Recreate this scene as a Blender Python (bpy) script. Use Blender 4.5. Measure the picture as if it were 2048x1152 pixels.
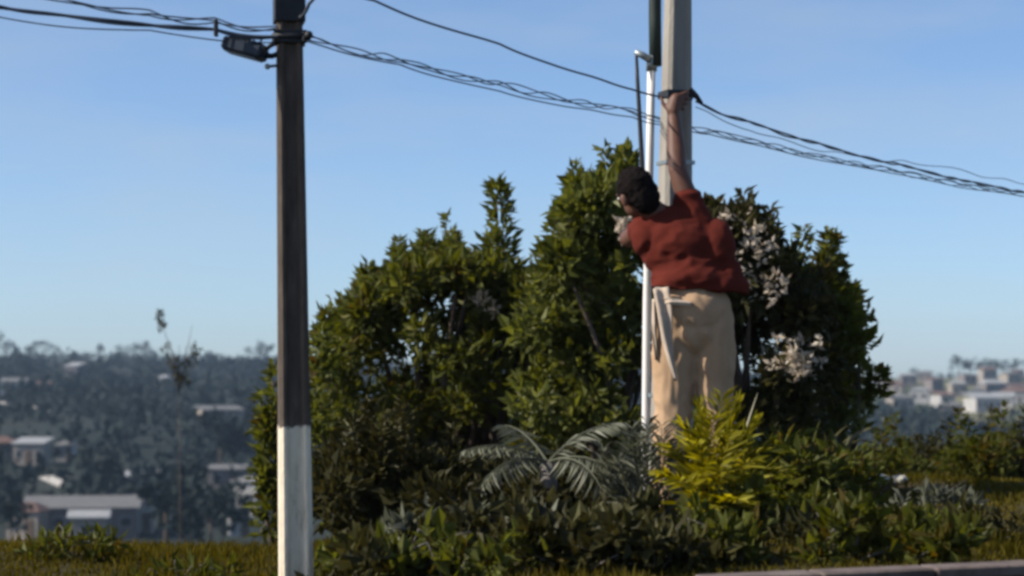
import bpy, bmesh, math, random
import numpy as np
from mathutils import Vector, Matrix, noise

for o in list(bpy.data.objects):
    bpy.data.objects.remove(o)
scene = bpy.context.scene
COL = scene.collection
random.seed(7)
RNG = np.random.default_rng(11)

# ------------------------------------------------------------------ camera
FPX = 4480.0            # focal length in pixels of the 2048 px wide photograph
CAM_Z = 1.6
HORIZON = 780.0         # photograph row of eye level
cam_data = bpy.data.cameras.new('camera')
cam = bpy.data.objects.new('camera', cam_data)
COL.objects.link(cam)
cam.location = (0, 0, CAM_Z)
cam.rotation_euler = (math.radians(90), 0, 0)
cam_data.sensor_width = 36.0
cam_data.lens = 36.0 * FPX / 2048.0
cam_data.shift_y = (HORIZON - 576.0) / 2048.0
cam_data.clip_start = 0.1
cam_data.clip_end = 6000
cam_data.dof.use_dof = True
cam_data.dof.focus_distance = 10.4
cam_data.dof.aperture_fstop = 3.2
scene.camera = cam

# ------------------------------------------------------------------ sky and sun
SUN_AZ = math.radians(-100)     # from +Y towards -X: the sun stands to the left, a little behind the camera
SUN_EL = math.radians(36)
world = bpy.data.worlds.new('World')
scene.world = world
world.use_nodes = True
wn = world.node_tree.nodes
wl = world.node_tree.links
wn.clear()
sky_node = wn.new('ShaderNodeTexSky')
sky_node.sky_type = 'NISHITA'
sky_node.sun_disc = False
sky_node.sun_elevation = SUN_EL
sky_node.sun_rotation = SUN_AZ
sky_node.altitude = 700
sky_node.air_density = 0.75
sky_node.dust_density = 1.1
sky_node.ozone_density = 4.5
bg = wn.new('ShaderNodeBackground')
bg.inputs['Strength'].default_value = 0.11
wo = wn.new('ShaderNodeOutputWorld')
# thin high cloud, faint and stretched level
w_tc = wn.new('ShaderNodeTexCoord'); w_mp = wn.new('ShaderNodeMapping'); w_mp.inputs['Scale'].default_value = (2.2, 2.2, 12.0)
w_nz = wn.new('ShaderNodeTexNoise'); w_nz.inputs['Scale'].default_value = 2.4; w_nz.inputs['Detail'].default_value = 6; w_nz.inputs['Roughness'].default_value = 0.55
w_mr = wn.new('ShaderNodeMapRange'); w_mr.inputs['From Min'].default_value = 0.42; w_mr.inputs['From Max'].default_value = 0.80; w_mr.inputs['To Max'].default_value = 0.42
w_mx = wn.new('ShaderNodeMix'); w_mx.data_type = 'RGBA'; w_mx.inputs[7].default_value = (3.3, 3.75, 4.2, 1.0)
wl.new(w_tc.outputs['Generated'], w_mp.inputs[0]); wl.new(w_mp.outputs[0], w_nz.inputs['Vector']); wl.new(w_nz.outputs['Fac'], w_mr.inputs['Value'])
wl.new(w_mr.outputs[0], w_mx.inputs[0]); wl.new(sky_node.outputs[0], w_mx.inputs[6])
wl.new(w_mx.outputs[2], bg.inputs[0])
wl.new(bg.outputs[0], wo.inputs[0])

sun_data = bpy.data.lights.new('sun', 'SUN')
sun_data.energy = 4.8
sun_data.angle = math.radians(0.53)
sun_data.color = (1.0, 0.93, 0.82)
sun = bpy.data.objects.new('sun', sun_data)
COL.objects.link(sun)
sdir = Vector((math.sin(SUN_AZ) * math.cos(SUN_EL), math.cos(SUN_AZ) * math.cos(SUN_EL), math.sin(SUN_EL)))
sun.rotation_euler = sdir.to_track_quat('Z', 'Y').to_euler()
sun.location = sdir * 60

vs = scene.view_settings
vs.view_transform = 'Standard'
vs.look = 'None'
vs.exposure = 0.5
vs.gamma = 1.0
vs.use_curve_mapping = False
scene.render.engine = 'CYCLES'
scene.cycles.use_denoising = True
scene.cycles.max_bounces = 6
scene.cycles.transparent_max_bounces = 8
scene.cycles.volume_bounces = 0
scene.cycles.pixel_filter_type = 'BLACKMAN_HARRIS'
scene.cycles.filter_width = 3.2


# ------------------------------------------------------------------ helpers
def at(px, py, y):
    """photograph pixel and distance -> point of the place"""
    return Vector(((px - 1024.0) / FPX * y, y, CAM_Z - (py - HORIZON) / FPX * y))


def tag(o, label=None, cat=None, group=None, kind=None):
    if label: o['label'] = label
    if cat: o['category'] = cat
    if group: o['group'] = group
    if kind: o['kind'] = kind
    return o


def empty(name, loc, label, cat, group=None):
    o = bpy.data.objects.new(name, None)
    o.empty_display_size = 0.2
    COL.objects.link(o)
    o.location = loc
    return tag(o, label, cat, group)


def link(name, me, mat=None, parent=None):
    o = bpy.data.objects.new(name, me)
    COL.objects.link(o)
    if mat: me.materials.append(mat)
    if parent:
        o.parent = parent
        o.matrix_parent_inverse = Matrix.Translation(-parent_world(parent))
    return o


def parent_world(p):
    v = Vector(p.location)
    while p.parent:
        p = p.parent
        # meshes are built in world space with zero location
    return v


def np_mesh(name, V, F, tint=None, smooth=False):
    """mesh from vertex array and face array (all faces one size)"""
    V = np.asarray(V, dtype=np.float32); F = np.asarray(F, dtype=np.int32)
    me = bpy.data.meshes.new(name)
    k = F.shape[1]; m = F.shape[0]
    me.vertices.add(len(V)); me.vertices.foreach_set('co', V.ravel())
    me.loops.add(m * k); me.loops.foreach_set('vertex_index', F.ravel())
    me.polygons.add(m)
    me.polygons.foreach_set('loop_start', np.arange(0, m * k, k, dtype=np.int32))
    me.polygons.foreach_set('use_smooth', np.full(m, smooth, dtype=bool))
    me.update(calc_edges=True)
    if tint is not None:
        a = me.attributes.new('tint', 'FLOAT', 'FACE')
        a.data.foreach_set('value', np.asarray(tint, dtype=np.float32))
    return me


def from_bm(name, bm, smooth=False):
    me = bpy.data.meshes.new(name)
    bm.normal_update()
    if smooth:
        for f in bm.faces: f.smooth = True
    bm.to_mesh(me); bm.free()
    return me


def add_box(bm, c, s, rot=None, bevel=0.0):
    M = Matrix.Translation(Vector(c))
    if rot is not None: M = M @ rot.to_4x4()
    M = M @ Matrix.Diagonal((s[0], s[1], s[2], 1.0))
    r = bmesh.ops.create_cube(bm, size=1.0, matrix=M)
    if bevel:
        ed = list({e for v in r['verts'] for e in v.link_edges})
        bmesh.ops.bevel(bm, geom=ed, offset=bevel, segments=1, affect='EDGES', profile=0.5)


def add_tube(bm, pts, radii, seg=8, caps=True):
    pts = [Vector(p) for p in pts]
    if not hasattr(radii, '__len__'): radii = [radii] * len(pts)
    rings = []
    up = Vector((0.13, 0.21, 0.97))
    for i, p in enumerate(pts):
        t = (pts[min(i + 1, len(pts) - 1)] - pts[max(i - 1, 0)])
        t = t.normalized() if t.length > 1e-9 else Vector((0, 0, 1))
        a = t.cross(up)
        if a.length < 0.15: a = t.cross(Vector((1, 0.2, 0)))
        a.normalize(); b = t.cross(a)
        rings.append([bm.verts.new(p + (a * math.cos(k * 2 * math.pi / seg) + b * math.sin(k * 2 * math.pi / seg)) * radii[i]) for k in range(seg)])
    for i in range(len(rings) - 1):
        for k in range(seg):
            bm.faces.new((rings[i][k], rings[i][(k + 1) % seg], rings[i + 1][(k + 1) % seg], rings[i + 1][k]))
    if caps:
        bm.faces.new(rings[0][::-1]); bm.faces.new(rings[-1])


def tube_obj(name, pts, radii, mat, parent=None, seg=8, smooth=True):
    bm = bmesh.new(); add_tube(bm, pts, radii, seg)
    bmesh.ops.recalc_face_normals(bm, faces=bm.faces)
    return link(name, from_bm(name, bm, smooth), mat, parent)


def box_obj(name, c, s, mat, parent=None, rot=None, bevel=0.0):
    bm = bmesh.new(); add_box(bm, c, s, rot, bevel)
    return link(name, from_bm(name, bm), mat, parent)


# ------------------------------------------------------------------ materials
def new_mat(name):
    m = bpy.data.materials.new(name); m.use_nodes = True
    nt = m.node_tree
    return m, nt.nodes, nt.links, nt.nodes['Principled BSDF']


def ramp(nodes, stops):
    r = nodes.new('ShaderNodeValToRGB')
    e = r.color_ramp.elements
    while len(e) < len(stops): e.new(0.5)
    for el, (p, c) in zip(e, stops):
        el.position = p; el.color = (*c, 1.0)
    return r


def noisy(name, stops, scale=6.0, rough=0.85, bump=0.0, bump_scale=40.0, detail=6.0, stretch=(1, 1, 1), spec=0.3, metallic=0.0):
    m, n, l, p = new_mat(name)
    tc = n.new('ShaderNodeTexCoord'); mp = n.new('ShaderNodeMapping')
    mp.inputs['Scale'].default_value = stretch
    l.new(tc.outputs['Object'], mp.inputs['Vector'])
    t = n.new('ShaderNodeTexNoise'); t.inputs['Scale'].default_value = scale; t.inputs['Detail'].default_value = detail
    t.inputs['Roughness'].default_value = 0.65
    l.new(mp.outputs[0], t.inputs['Vector'])
    r = ramp(n, stops); l.new(t.outputs['Fac'], r.inputs[0]); l.new(r.outputs[0], p.inputs['Base Color'])
    p.inputs['Roughness'].default_value = rough
    p.inputs['Specular IOR Level'].default_value = spec
    p.inputs['Metallic'].default_value = metallic
    if bump:
        t2 = n.new('ShaderNodeTexNoise'); t2.inputs['Scale'].default_value = bump_scale; t2.inputs['Detail'].default_value = 8
        l.new(mp.outputs[0], t2.inputs['Vector'])
        b = n.new('ShaderNodeBump'); b.inputs['Strength'].default_value = bump; b.inputs['Distance'].default_value = 0.02
        l.new(t2.outputs['Fac'], b.inputs['Height']); l.new(b.outputs[0], p.inputs['Normal'])
    return m


def leaf_mat(name, stops, trans=0.35, rough=0.55, spec=0.15):
    """leaf: colour runs through the stops by each leaf's own random tint; some light passes through"""
    m, n, l, p = new_mat(name)
    a = n.new('ShaderNodeAttribute'); a.attribute_name = 'tint'
    r = ramp(n, stops); l.new(a.outputs['Fac'], r.inputs[0])
    l.new(r.outputs[0], p.inputs['Base Color'])
    p.inputs['Roughness'].default_value = rough
    p.inputs['Specular IOR Level'].default_value = spec
    tr = n.new('ShaderNodeBsdfTranslucent')
    mx = n.new('ShaderNodeMixShader'); mx.inputs[0].default_value = trans
    hs = n.new('ShaderNodeHueSaturation'); hs.inputs['Hue'].default_value = 0.485; hs.inputs['Saturation'].default_value = 1.15
    hs.inputs['Value'].default_value = 1.5
    l.new(r.outputs[0], hs.inputs['Color']); l.new(hs.outputs[0], tr.inputs['Color'])
    out = n['Material Output']
    l.new(p.outputs[0], mx.inputs[1]); l.new(tr.outputs[0], mx.inputs[2]); l.new(mx.outputs[0], out.inputs['Surface'])
    return m


M = {}
M['concrete'] = noisy('weathered_concrete', [(0.25, (0.20, 0.18, 0.155)), (0.55, (0.29, 0.265, 0.23)), (0.8, (0.36, 0.33, 0.29))], 5, 0.9, 0.25, 60, stretch=(1, 1, 0.35))
M['dark_concrete'] = noisy('dark_stained_concrete', [(0.3, (0.040, 0.036, 0.034)), (0.6, (0.062, 0.055, 0.050)), (0.85, (0.085, 0.076, 0.068))], 6, 0.9, 0.25, 60, stretch=(1, 1, 0.3))
M['whitewash'] = noisy('old_whitewash', [(0.25, (0.56, 0.50, 0.41)), (0.5, (0.70, 0.64, 0.54)), (0.8, (0.78, 0.73, 0.63))], 9, 0.9, 0.2, 50, stretch=(1, 1, 0.4))
M['pvc'] = noisy('white_plastic', [(0.3, (0.66, 0.63, 0.60)), (0.7, (0.78, 0.76, 0.73))], 8, 0.5, stretch=(1, 1, 0.2))
M['black'] = noisy('black_rubber', [(0.3, (0.012, 0.013, 0.015)), (0.7, (0.025, 0.026, 0.03))], 14, 0.55)
M['cable'] = noisy('cable_sheath', [(0.3, (0.035, 0.042, 0.055)), (0.7, (0.07, 0.08, 0.10))], 20, 0.5)
M['dark_green'] = noisy('dark_green_sleeve', [(0.3, (0.010, 0.018, 0.016)), (0.7, (0.028, 0.042, 0.034))], 8, 0.6, stretch=(1, 1, 0.3))
M['galv'] = noisy('galvanised_steel', [(0.3, (0.22, 0.25, 0.25)), (0.7, (0.36, 0.39, 0.39))], 30, 0.45, metallic=0.7)
M['housing'] = noisy('dark_painted_metal', [(0.3, (0.012, 0.018, 0.03)), (0.7, (0.03, 0.04, 0.055))], 14, 0.4)
M['bark'] = noisy('brown_bark', [(0.3, (0.05, 0.035, 0.025)), (0.7, (0.14, 0.10, 0.075))], 18, 0.9, 0.5, 40, stretch=(1, 1, 0.3))
M['grey_bark'] = noisy('grey_bark', [(0.3, (0.09, 0.08, 0.07)), (0.7, (0.20, 0.18, 0.16))], 18, 0.9, 0.5, 40, stretch=(1, 1, 0.3))
M['shirt'] = noisy('maroon_cotton', [(0.3, (0.082, 0.014, 0.009)), (0.7, (0.105, 0.019, 0.012))], 9, 0.95, 0.12, 300, spec=0.1)
M['khaki'] = noisy('khaki_cotton', [(0.3, (0.36, 0.235, 0.14)), (0.7, (0.45, 0.30, 0.185))], 7, 0.95, 0.12, 260, spec=0.1)
M['fold_highlight'] = noisy('fold_highlight_cotton', [(0.3, (0.42, 0.33, 0.25)), (0.7, (0.54, 0.44, 0.35))], 12, 0.95, spec=0.1)  # pale tone paints sunlight onto the trouser folds at the hip
M['skin'] = noisy('brown_skin', [(0.3, (0.095, 0.042, 0.026)), (0.7, (0.14, 0.064, 0.042))], 10, 0.55, 0.1, 120)
M['hair'] = noisy('black_hair', [(0.3, (0.008, 0.006, 0.006)), (0.7, (0.018, 0.013, 0.012))], 60, 0.9, 0.8, 180, spec=0.05)
M['shoe'] = noisy('dark_shoe', [(0.3, (0.02, 0.018, 0.018)), (0.7, (0.05, 0.045, 0.04))], 20, 0.7)
M['eye'] = noisy('eye_white', [(0.3, (0.6, 0.58, 0.55)), (0.7, (0.7, 0.68, 0.65))], 5, 0.3)
M['wall_pink'] = noisy('pinkish_concrete', [(0.3, (0.06, 0.045, 0.038)), (0.5, (0.13, 0.10, 0.088)), (0.75, (0.19, 0.15, 0.13))], 7, 0.9, 0.3, 30)
M['rock'] = noisy('pale_stone', [(0.3, (0.36, 0.34, 0.29)), (0.7, (0.55, 0.53, 0.47))], 6, 0.9, 0.4, 20)
M['render_grey'] = noisy('grey_render', [(0.3, (0.13, 0.11, 0.105)), (0.7, (0.19, 0.165, 0.155))], 0.6, 0.9)
M['render_white'] = noisy('white_render', [(0.3, (0.30, 0.29, 0.275)), (0.7, (0.42, 0.40, 0.38))], 0.6, 0.9)
M['render_cream'] = noisy('cream_render', [(0.3, (0.22, 0.19, 0.16)), (0.7, (0.30, 0.26, 0.22))], 0.6, 0.9)
M['roof_tile'] = noisy('clay_roof', [(0.3, (0.10, 0.06, 0.05)), (0.7, (0.16, 0.095, 0.075))], 1.2, 0.9)
M['roof_grey'] = noisy('fibre_cement_roof', [(0.3, (0.10, 0.10, 0.10)), (0.7, (0.17, 0.165, 0.16))], 1.0, 0.9)
M['roof_white'] = noisy('white_sheet_roof', [(0.3, (0.24, 0.24, 0.24)), (0.7, (0.34, 0.34, 0.33))], 1.0, 0.6)
M['glass'] = noisy('dark_window', [(0.3, (0.015, 0.018, 0.022)), (0.7, (0.03, 0.034, 0.04))], 1.0, 0.15, spec=0.5)
M['door'] = noisy('brown_door', [(0.3, (0.07, 0.045, 0.03)), (0.7, (0.12, 0.08, 0.055))], 2.0, 0.7)

M['olive_leaf'] = leaf_mat('olive_leaf', [(0.0, (0.040, 0.042, 0.006)), (0.12, (0.10, 0.07, 0.015)), (0.18, (0.055, 0.06, 0.009)), (0.55, (0.088, 0.098, 0.018)), (0.85, (0.13, 0.14, 0.034)), (1.0, (0.24, 0.23, 0.11))], 0.42)
M['green_leaf'] = leaf_mat('green_leaf', [(0.0, (0.048, 0.052, 0.008)), (0.5, (0.10, 0.112, 0.022)), (0.85, (0.145, 0.155, 0.042)), (1.0, (0.25, 0.25, 0.12))], 0.42)
M['dark_leaf'] = leaf_mat('dark_leaf', [(0.0, (0.024, 0.022, 0.007)), (0.5, (0.048, 0.044, 0.012)), (0.9, (0.08, 0.075, 0.026)), (1.0, (0.14, 0.13, 0.07))], 0.25)
M['grey_leaf'] = leaf_mat('grey_green_leaf', [(0.0, (0.06, 0.065, 0.04)), (0.5, (0.115, 0.12, 0.08)), (1.0, (0.22, 0.22, 0.17))], 0.22, 0.6)
M['lime_leaf'] = leaf_mat('yellow_green_leaf', [(0.0, (0.10, 0.095, 0.006)), (0.5, (0.21, 0.19, 0.010)), (0.85, (0.31, 0.275, 0.016)), (1.0, (0.38, 0.35, 0.06))], 0.45)
M['sunlit_tint'] = leaf_mat('pale_sunlit_tint', [(0.0, (0.30, 0.25, 0.17)), (0.5, (0.55, 0.47, 0.37)), (1.0, (0.76, 0.68, 0.57))], 0.25, 0.7)  # pale tone paints strong sunlight onto leaf clusters
M['grass'] = leaf_mat('dry_grass', [(0.0, (0.050, 0.042, 0.006)), (0.5, (0.090, 0.074, 0.010)), (0.85, (0.125, 0.10, 0.018)), (1.0, (0.19, 0.15, 0.05))], 0.35, 0.9, 0.03)
M['far_leaf'] = leaf_mat('far_wood_leaf', [(0.0, (0.009, 0.016, 0.018)), (0.6, (0.018, 0.028, 0.028)), (1.0, (0.03, 0.042, 0.036))], 0.1, 0.8)
M['pale_blade'] = leaf_mat('pale_blade', [(0.0, (0.26, 0.25, 0.16)), (1.0, (0.36, 0.34, 0.24))], 0.2, 0.5)


# ------------------------------------------------------------------ the lie of the land
def sstep(a, b, x):
    t = np.clip((x - a) / (b - a), 0, 1)
    return t * t * (3 - 2 * t)


def height(x, y):
    x = np.asarray(x, dtype=float); y = np.asarray(y, dtype=float)
    ang = np.clip(x / np.maximum(np.abs(y), 6.0) / 0.23, -1.6, 1.6)       # -1 at the left of the view, 1 at the right
    bank = (0.78 + 0.14 * sstep(-0.45, 0.1, ang)) * sstep(4.3, 6.6, y)
    crest = 12.2 + 9.5 * sstep(-0.55, 0.75, ang)
    z = bank + 0.035 * np.sin(x * 1.7 + 0.6 * y) + 0.03 * np.sin(2.3 * y - 0.8 * x)
    fall = np.clip((y - crest) / 105.0, 0, 1)
    z = z + (-14.9) * (1 - (1 - fall) ** 1.7) * (fall > 0)
    ridge = np.interp(ang, [-1.6, -1.0, -0.45, 0.3, 0.75, 1.0, 1.6], [15, 14.6, 12.2, 10, 5.5, 6.6, 8])
    up = np.clip((y - 235) / (900 - 235), 0, 1)
    z = z + (ridge + 14.0) * (0.82 * up + 0.18 * sstep(0, 1, up))
    z = z - 26.0 * sstep(930, 1500, y)
    far = sstep(120, 320, y)
    z = z + far * (1.2 * np.sin(x / 47.0 + 1.0) * np.sin(y / 83.0) + 0.7 * np.sin(x / 19.0 - y / 31.0)) * (1 - 0.4 * up)
    return z


def ground_z(x, y):
    return float(height(x, y))


def build_ground():
    ys = np.concatenate([np.arange(-60, 0, 6.0), np.arange(0, 26, 0.3), 26 * (1500 / 26.0) ** np.linspace(0, 1, 170)])
    us = np.linspace(-1, 1, 121)
    Yg, Ug = np.meshgrid(ys, us, indexing='ij')
    Xg = Ug * (14 + 0.46 * np.abs(Yg))
    Zg = height(Xg, Yg)
    V = np.stack([Xg, Yg, Zg], -1).reshape(-1, 3)
    r, c = Yg.shape
    i = np.arange(r - 1)[:, None] * c + np.arange(c - 1)[None, :]
    F = np.stack([i, i + 1, i + c + 1, i + c], -1).reshape(-1, 4)
    m, n, l, p = new_mat('ground_cover')
    geo = n.new('ShaderNodeNewGeometry'); sep = n.new('ShaderNodeSeparateXYZ')
    l.new(geo.outputs['Position'], sep.inputs[0])
    t1 = n.new('ShaderNodeTexNoise'); t1.inputs['Scale'].default_value = 1.1; t1.inputs['Detail'].default_value = 8
    l.new(geo.outputs['Position'], t1.inputs['Vector'])
    near = ramp(n, [(0.3, (0.026, 0.024, 0.008)), (0.5, (0.042, 0.035, 0.013)), (0.7, (0.065, 0.048, 0.026))])
    l.new(t1.outputs['Fac'], near.inputs[0])
    mp = n.new('ShaderNodeMapping'); mp.inputs['Scale'].default_value = (0.010, 0.005, 0.0)
    l.new(geo.outputs['Position'], mp.inputs['Vector'])
    t2 = n.new('ShaderNodeTexNoise'); t2.inputs['Scale'].default_value = 1.6; t2.inputs['Detail'].default_value = 5
    l.new(mp.outputs[0], t2.inputs['Vector'])
    fields = ramp(n, [(0.38, (0.028, 0.040, 0.022)), (0.52, (0.05, 0.058, 0.026)), (0.60, (0.18, 0.165, 0.085)), (0.72, (0.27, 0.245, 0.15))])
    l.new(t2.outputs['Fac'], fields.inputs[0])
    wood = ramp(n, [(0.35, (0.018, 0.024, 0.020)), (0.6, (0.028, 0.034, 0.028)), (0.8, (0.05, 0.05, 0.042))])
    l.new(t2.outputs['Fac'], wood.inputs[0])
    # pastures lie on the far slope to the right, wood and town gardens elsewhere
    mx = n.new('ShaderNodeMapRange'); mx.inputs['From Min'].default_value = 30; mx.inputs['From Max'].default_value = 90
    l.new(sep.outputs['X'], mx.inputs['Value'])
    my = n.new('ShaderNodeMapRange'); my.inputs['From Min'].default_value = 430; my.inputs['From Max'].default_value = 520
    l.new(sep.outputs['Y'], my.inputs['Value'])
    mul = n.new('ShaderNodeMath'); mul.operation = 'MULTIPLY'
    l.new(mx.outputs[0], mul.inputs[0]); l.new(my.outputs[0], mul.inputs[1])
    c1 = n.new('ShaderNodeMix'); c1.data_type = 'RGBA'
    l.new(mul.outputs[0], c1.inputs[0]); l.new(wood.outputs[0], c1.inputs[6]); l.new(fields.outputs[0], c1.inputs[7])
    md = n.new('ShaderNodeMapRange'); md.inputs['From Min'].default_value = 35; md.inputs['From Max'].default_value = 110
    l.new(sep.outputs['Y'], md.inputs['Value'])
    c2 = n.new('ShaderNodeMix'); c2.data_type = 'RGBA'
    l.new(md.outputs[0], c2.inputs[0]); l.new(near.outputs[0], c2.inputs[6]); l.new(c1.outputs[2], c2.inputs[7])
    l.new(c2.outputs[2], p.inputs['Base Color'])
    p.inputs['Roughness'].default_value = 0.95
    p.inputs['Specular IOR Level'].default_value = 0.1
    b = n.new('ShaderNodeBump'); b.inputs['Strength'].default_value = 0.5; b.inputs['Distance'].default_value = 0.06
    t3 = n.new('ShaderNodeTexNoise'); t3.inputs['Scale'].default_value = 9; t3.inputs['Detail'].default_value = 8
    l.new(geo.outputs['Position'], t3.inputs['Vector']); l.new(t3.outputs['Fac'], b.inputs['Height']); l.new(b.outputs[0], p.inputs['Normal'])
    o = link('ground', np_mesh('ground', V, F, smooth=True), m)
    tag(o, 'grassy bank falling away to a valley and low far hills', 'ground', kind='structure')


build_ground()


# ------------------------------------------------------------------ leaves
def unit(v):
    return v / np.maximum(np.linalg.norm(v, axis=-1, keepdims=True), 1e-9)


def leaf_arrays(P, D, L, W, fold=0.25, roll=None):
    """P base points, D directions, L lengths, W widths -> verts, tris (two triangles a leaf, folded on the midrib)"""
    n = len(P)
    D = unit(D)
    ref = RNG.normal(size=(n, 3)) if roll is None else roll
    S = unit(np.cross(D, ref)); N = np.cross(S, D)
    L = L[:, None]; W = W[:, None]
    base = P; tip = P + D * L - N * L * 0.10
    mid = P + D * L * 0.45
    l = mid + S * W * 0.5 + N * W * fold
    r = mid - S * W * 0.5 + N * W * fold
    V = np.stack([base, l, tip, r], 1).reshape(-1, 3)
    i = np.arange(n)[:, None] * 4
    F = np.stack([np.concatenate([i, i + 2, i + 1], 1), np.concatenate([i, i + 3, i + 2], 1)], 1).reshape(-1, 3)
    return V, F


def merge(parts):
    Vs, Fs, Ts, k = [], [], [], 0
    for V, F, T in parts:
        Vs.append(V); Fs.append(F + k); Ts.append(T); k += len(V)
    return np.concatenate(Vs), np.concatenate(Fs), np.concatenate(Ts)


def clump(c, r, n, ll, lw, up=0.4, tint=(0.0, 1.0), shell=0.5):
    """n leaves in an ellipsoidal clump, most of them towards its skin, pointing outwards"""
    c = np.asarray(c, float); r = np.asarray(r, float)
    d = unit(RNG.normal(size=(n, 3)))
    rad = RNG.random(n) ** (1.0 / (1.0 + 2.0 * shell * 2))
    lump = 0.82 + 0.30 * np.sin(d[:, 0] * 5 + c[0] * 7) * np.sin(d[:, 2] * 6 + c[2] * 9) + 0.15 * RNG.normal(size=n)
    P = c + d * r * (rad * lump)[:, None]
    D = d + RNG.normal(size=(n, 3)) * 0.7 + np.array([0, 0, up])
    sz = 0.45 + 1.1 * RNG.random(n) ** 1.5; L = ll * sz; W = lw * sz * (0.7 + 0.6 * RNG.random(n))
    V, F = leaf_arrays(P, D, L, W)
    base = tint[0] + (tint[1] - tint[0]) * np.clip(RNG.beta(2.0, 2.6, n) + 0.12 * RNG.normal(), 0, 1)
    return V, F, np.repeat(base, 2)


def shoot(p0, p1, n, ll, lw, spread, tint=(0.0, 1.0)):
    """leaves along an upright shoot, wide below and narrow at the tip"""
    p0 = np.asarray(p0, float); p1 = np.asarray(p1, float)
    t = RNG.random(n) ** 0.9
    a = RNG.random(n) * 2 * np.pi
    rr = spread * (1 - 0.85 * t) * np.sqrt(RNG.random(n))
    out = np.stack([np.cos(a), np.sin(a), np.zeros(n)], 1)
    bend = np.sin(t * 2.3)[:, None] * RNG.normal(size=3) * spread * 0.25
    P = p0 + (p1 - p0) * t[:, None] + out * rr[:, None] + bend
    D = out + np.array([0, 0, 0.6]) + RNG.normal(size=(n, 3)) * 0.45
    L = ll * (0.6 + 0.8 * RNG.random(n)); W = lw * (0.6 + 0.8 * RNG.random(n))
    V, F = leaf_arrays(P, D, L, W)
    base = tint[0] + (tint[1] - tint[0]) * RNG.beta(2.0, 2.4, n)
    return V, F, np.repeat(base, 2)


def limbs(bm, root, targets, r0, seg=6):
    root = Vector(root)
    for t in targets:
        t = Vector(t)
        mid = root.lerp(t, 0.5) + Vector((random.uniform(-.12, .12), random.uniform(-.12, .12), random.uniform(0, .15)))
        q = root.lerp(mid, 0.5) + Vector((random.uniform(-.04, .04), random.uniform(-.04, .04), 0))
        add_tube(bm, [root, q, mid, mid.lerp(t, 0.6), t], [r0, r0 * .8, r0 * .6, r0 * .4, r0 * .15], seg)


def shrub(name, root, label, cat, parts, mat, bark, stems, r0, extra=()):
    """a shrub or tree: an Empty at its foot, a trunk with limbs, a crown of leaves, perhaps leaves painted pale as sunlit"""
    t = empty(name, root, label, cat)
    bm = bmesh.new()
    limbs(bm, root, stems, r0)
    link('trunk', from_bm('trunk', bm, True), bark, t)
    V, F, T = merge(parts)
    o = link('crown', np_mesh('crown', V, F, T), mat, t); o['kind'] = 'stuff'
    for nm, pr, mt in extra:
        V, F, T = merge(pr)
        e = link(nm, np_mesh(nm, V, F, T), mt, t); e['kind'] = 'stuff'
    return t


def foot(px, y):
    x = (px - 1024.0) / FPX * y
    return Vector((x, y, ground_z(x, y) - 0.02))


def fill(poly_cols, y, r, n, ll, lw, dens=1.0, depth=0.5, tint=(0, 1), up=0.4):
    """clumps that fill a silhouette given as columns (px, top, bottom)"""
    pr, tg = [], []
    pxm = FPX / y
    for k in range(len(poly_cols) - 1):
        (x0, a0, b0), (x1, a1, b1) = poly_cols[k], poly_cols[k + 1]
        area = (x1 - x0) * ((b0 - a0) + (b1 - a1)) / 2 / pxm ** 2
        cnt = max(1, int(round(dens * area / (r * r * 1.5))))
        for _ in range(cnt):
            u = random.random()
            tp = a0 + (a1 - a0) * u + r * pxm * 0.75; bt = b0 + (b1 - b0) * u
            py = tp + max(0, bt - tp) * random.random()
            if random.random() < 0.35: py = tp
            yy = y + random.uniform(-depth, depth)
            c = at(x0 + (x1 - x0) * u, py, yy)
            rr = r * random.uniform(0.6, 1.25)
            pr.append(clump(c, (rr * 1.1, rr, rr * 0.9), int(n * (rr / r) ** 2), ll, lw, up, tint))
            tg.append(c)
        for _ in range(max(1, int((x1 - x0) / 13))):            # loose shoots that break the outline
            u = random.random(); a = a0 + (a1 - a0) * u; px = x0 + (x1 - x0) * u
            yy = y + random.uniform(-depth, depth) * .7; hgt = 14 + 95 * random.random() ** 2
            pr.append(shoot(at(px, a + 70, yy), at(px + random.uniform(-22, 22), a - hgt + 18, yy), int(22 + hgt * .55), ll, lw * .8, random.uniform(.03, .075), tint))
    return pr, tg


# big olive shrub on the left of the mass
pr, tg = fill([(650, 690, 1080), (720, 600, 1100), (800, 530, 1100), (880, 500, 1100), (980, 520, 1100), (1060, 560, 1100), (1130, 560, 1080), (1230, 540, 1040)],
              15.0, 0.17, 200, 0.075, 0.034, 2.6, 0.7)
for (px, top, base, sp) in [(745, 535, 640, .09), (800, 505, 600, .10), (650, 625, 700, .09), (855, 490, 570, .1), (905, 495, 570, .12), (700, 640, 720, .12),
                            (1085, 475, 590, .09), (770, 560, 660, .10), (940, 505, 580, .1), (1040, 540, 600, .1), (1110, 540, 610, .1)]:
    yy = 15.0 + random.uniform(-.3, .3)
    pr.append(shoot(at(px - 6, base, yy), at(px, top, yy), 190, 0.085, 0.034, sp, (0.1, 0.95)))
pr.append(clump(at(965, 605, 14.45), (.10, .07, .09), 60, 0.09, 0.045, 0.5, (0.85, 1.0)))
bl = [clump(at(962, 598, 14.35), (.06, .04, .06), 60, 0.036, 0.026, 0.5), clump(at(990, 622, 14.35), (.03, .03, .05), 26, 0.036, 0.026, 0.5)]  # sunlit patch of leaves put into the colour
shrub('large_shrub', foot(900, 15.2), 'big olive green shrub filling the middle, left of the man', 'shrub', pr, M['olive_leaf'], M['bark'], random.sample(tg, 34), 0.045, [('sunlit_leaves', bl, M['sunlit_tint'])])

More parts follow.
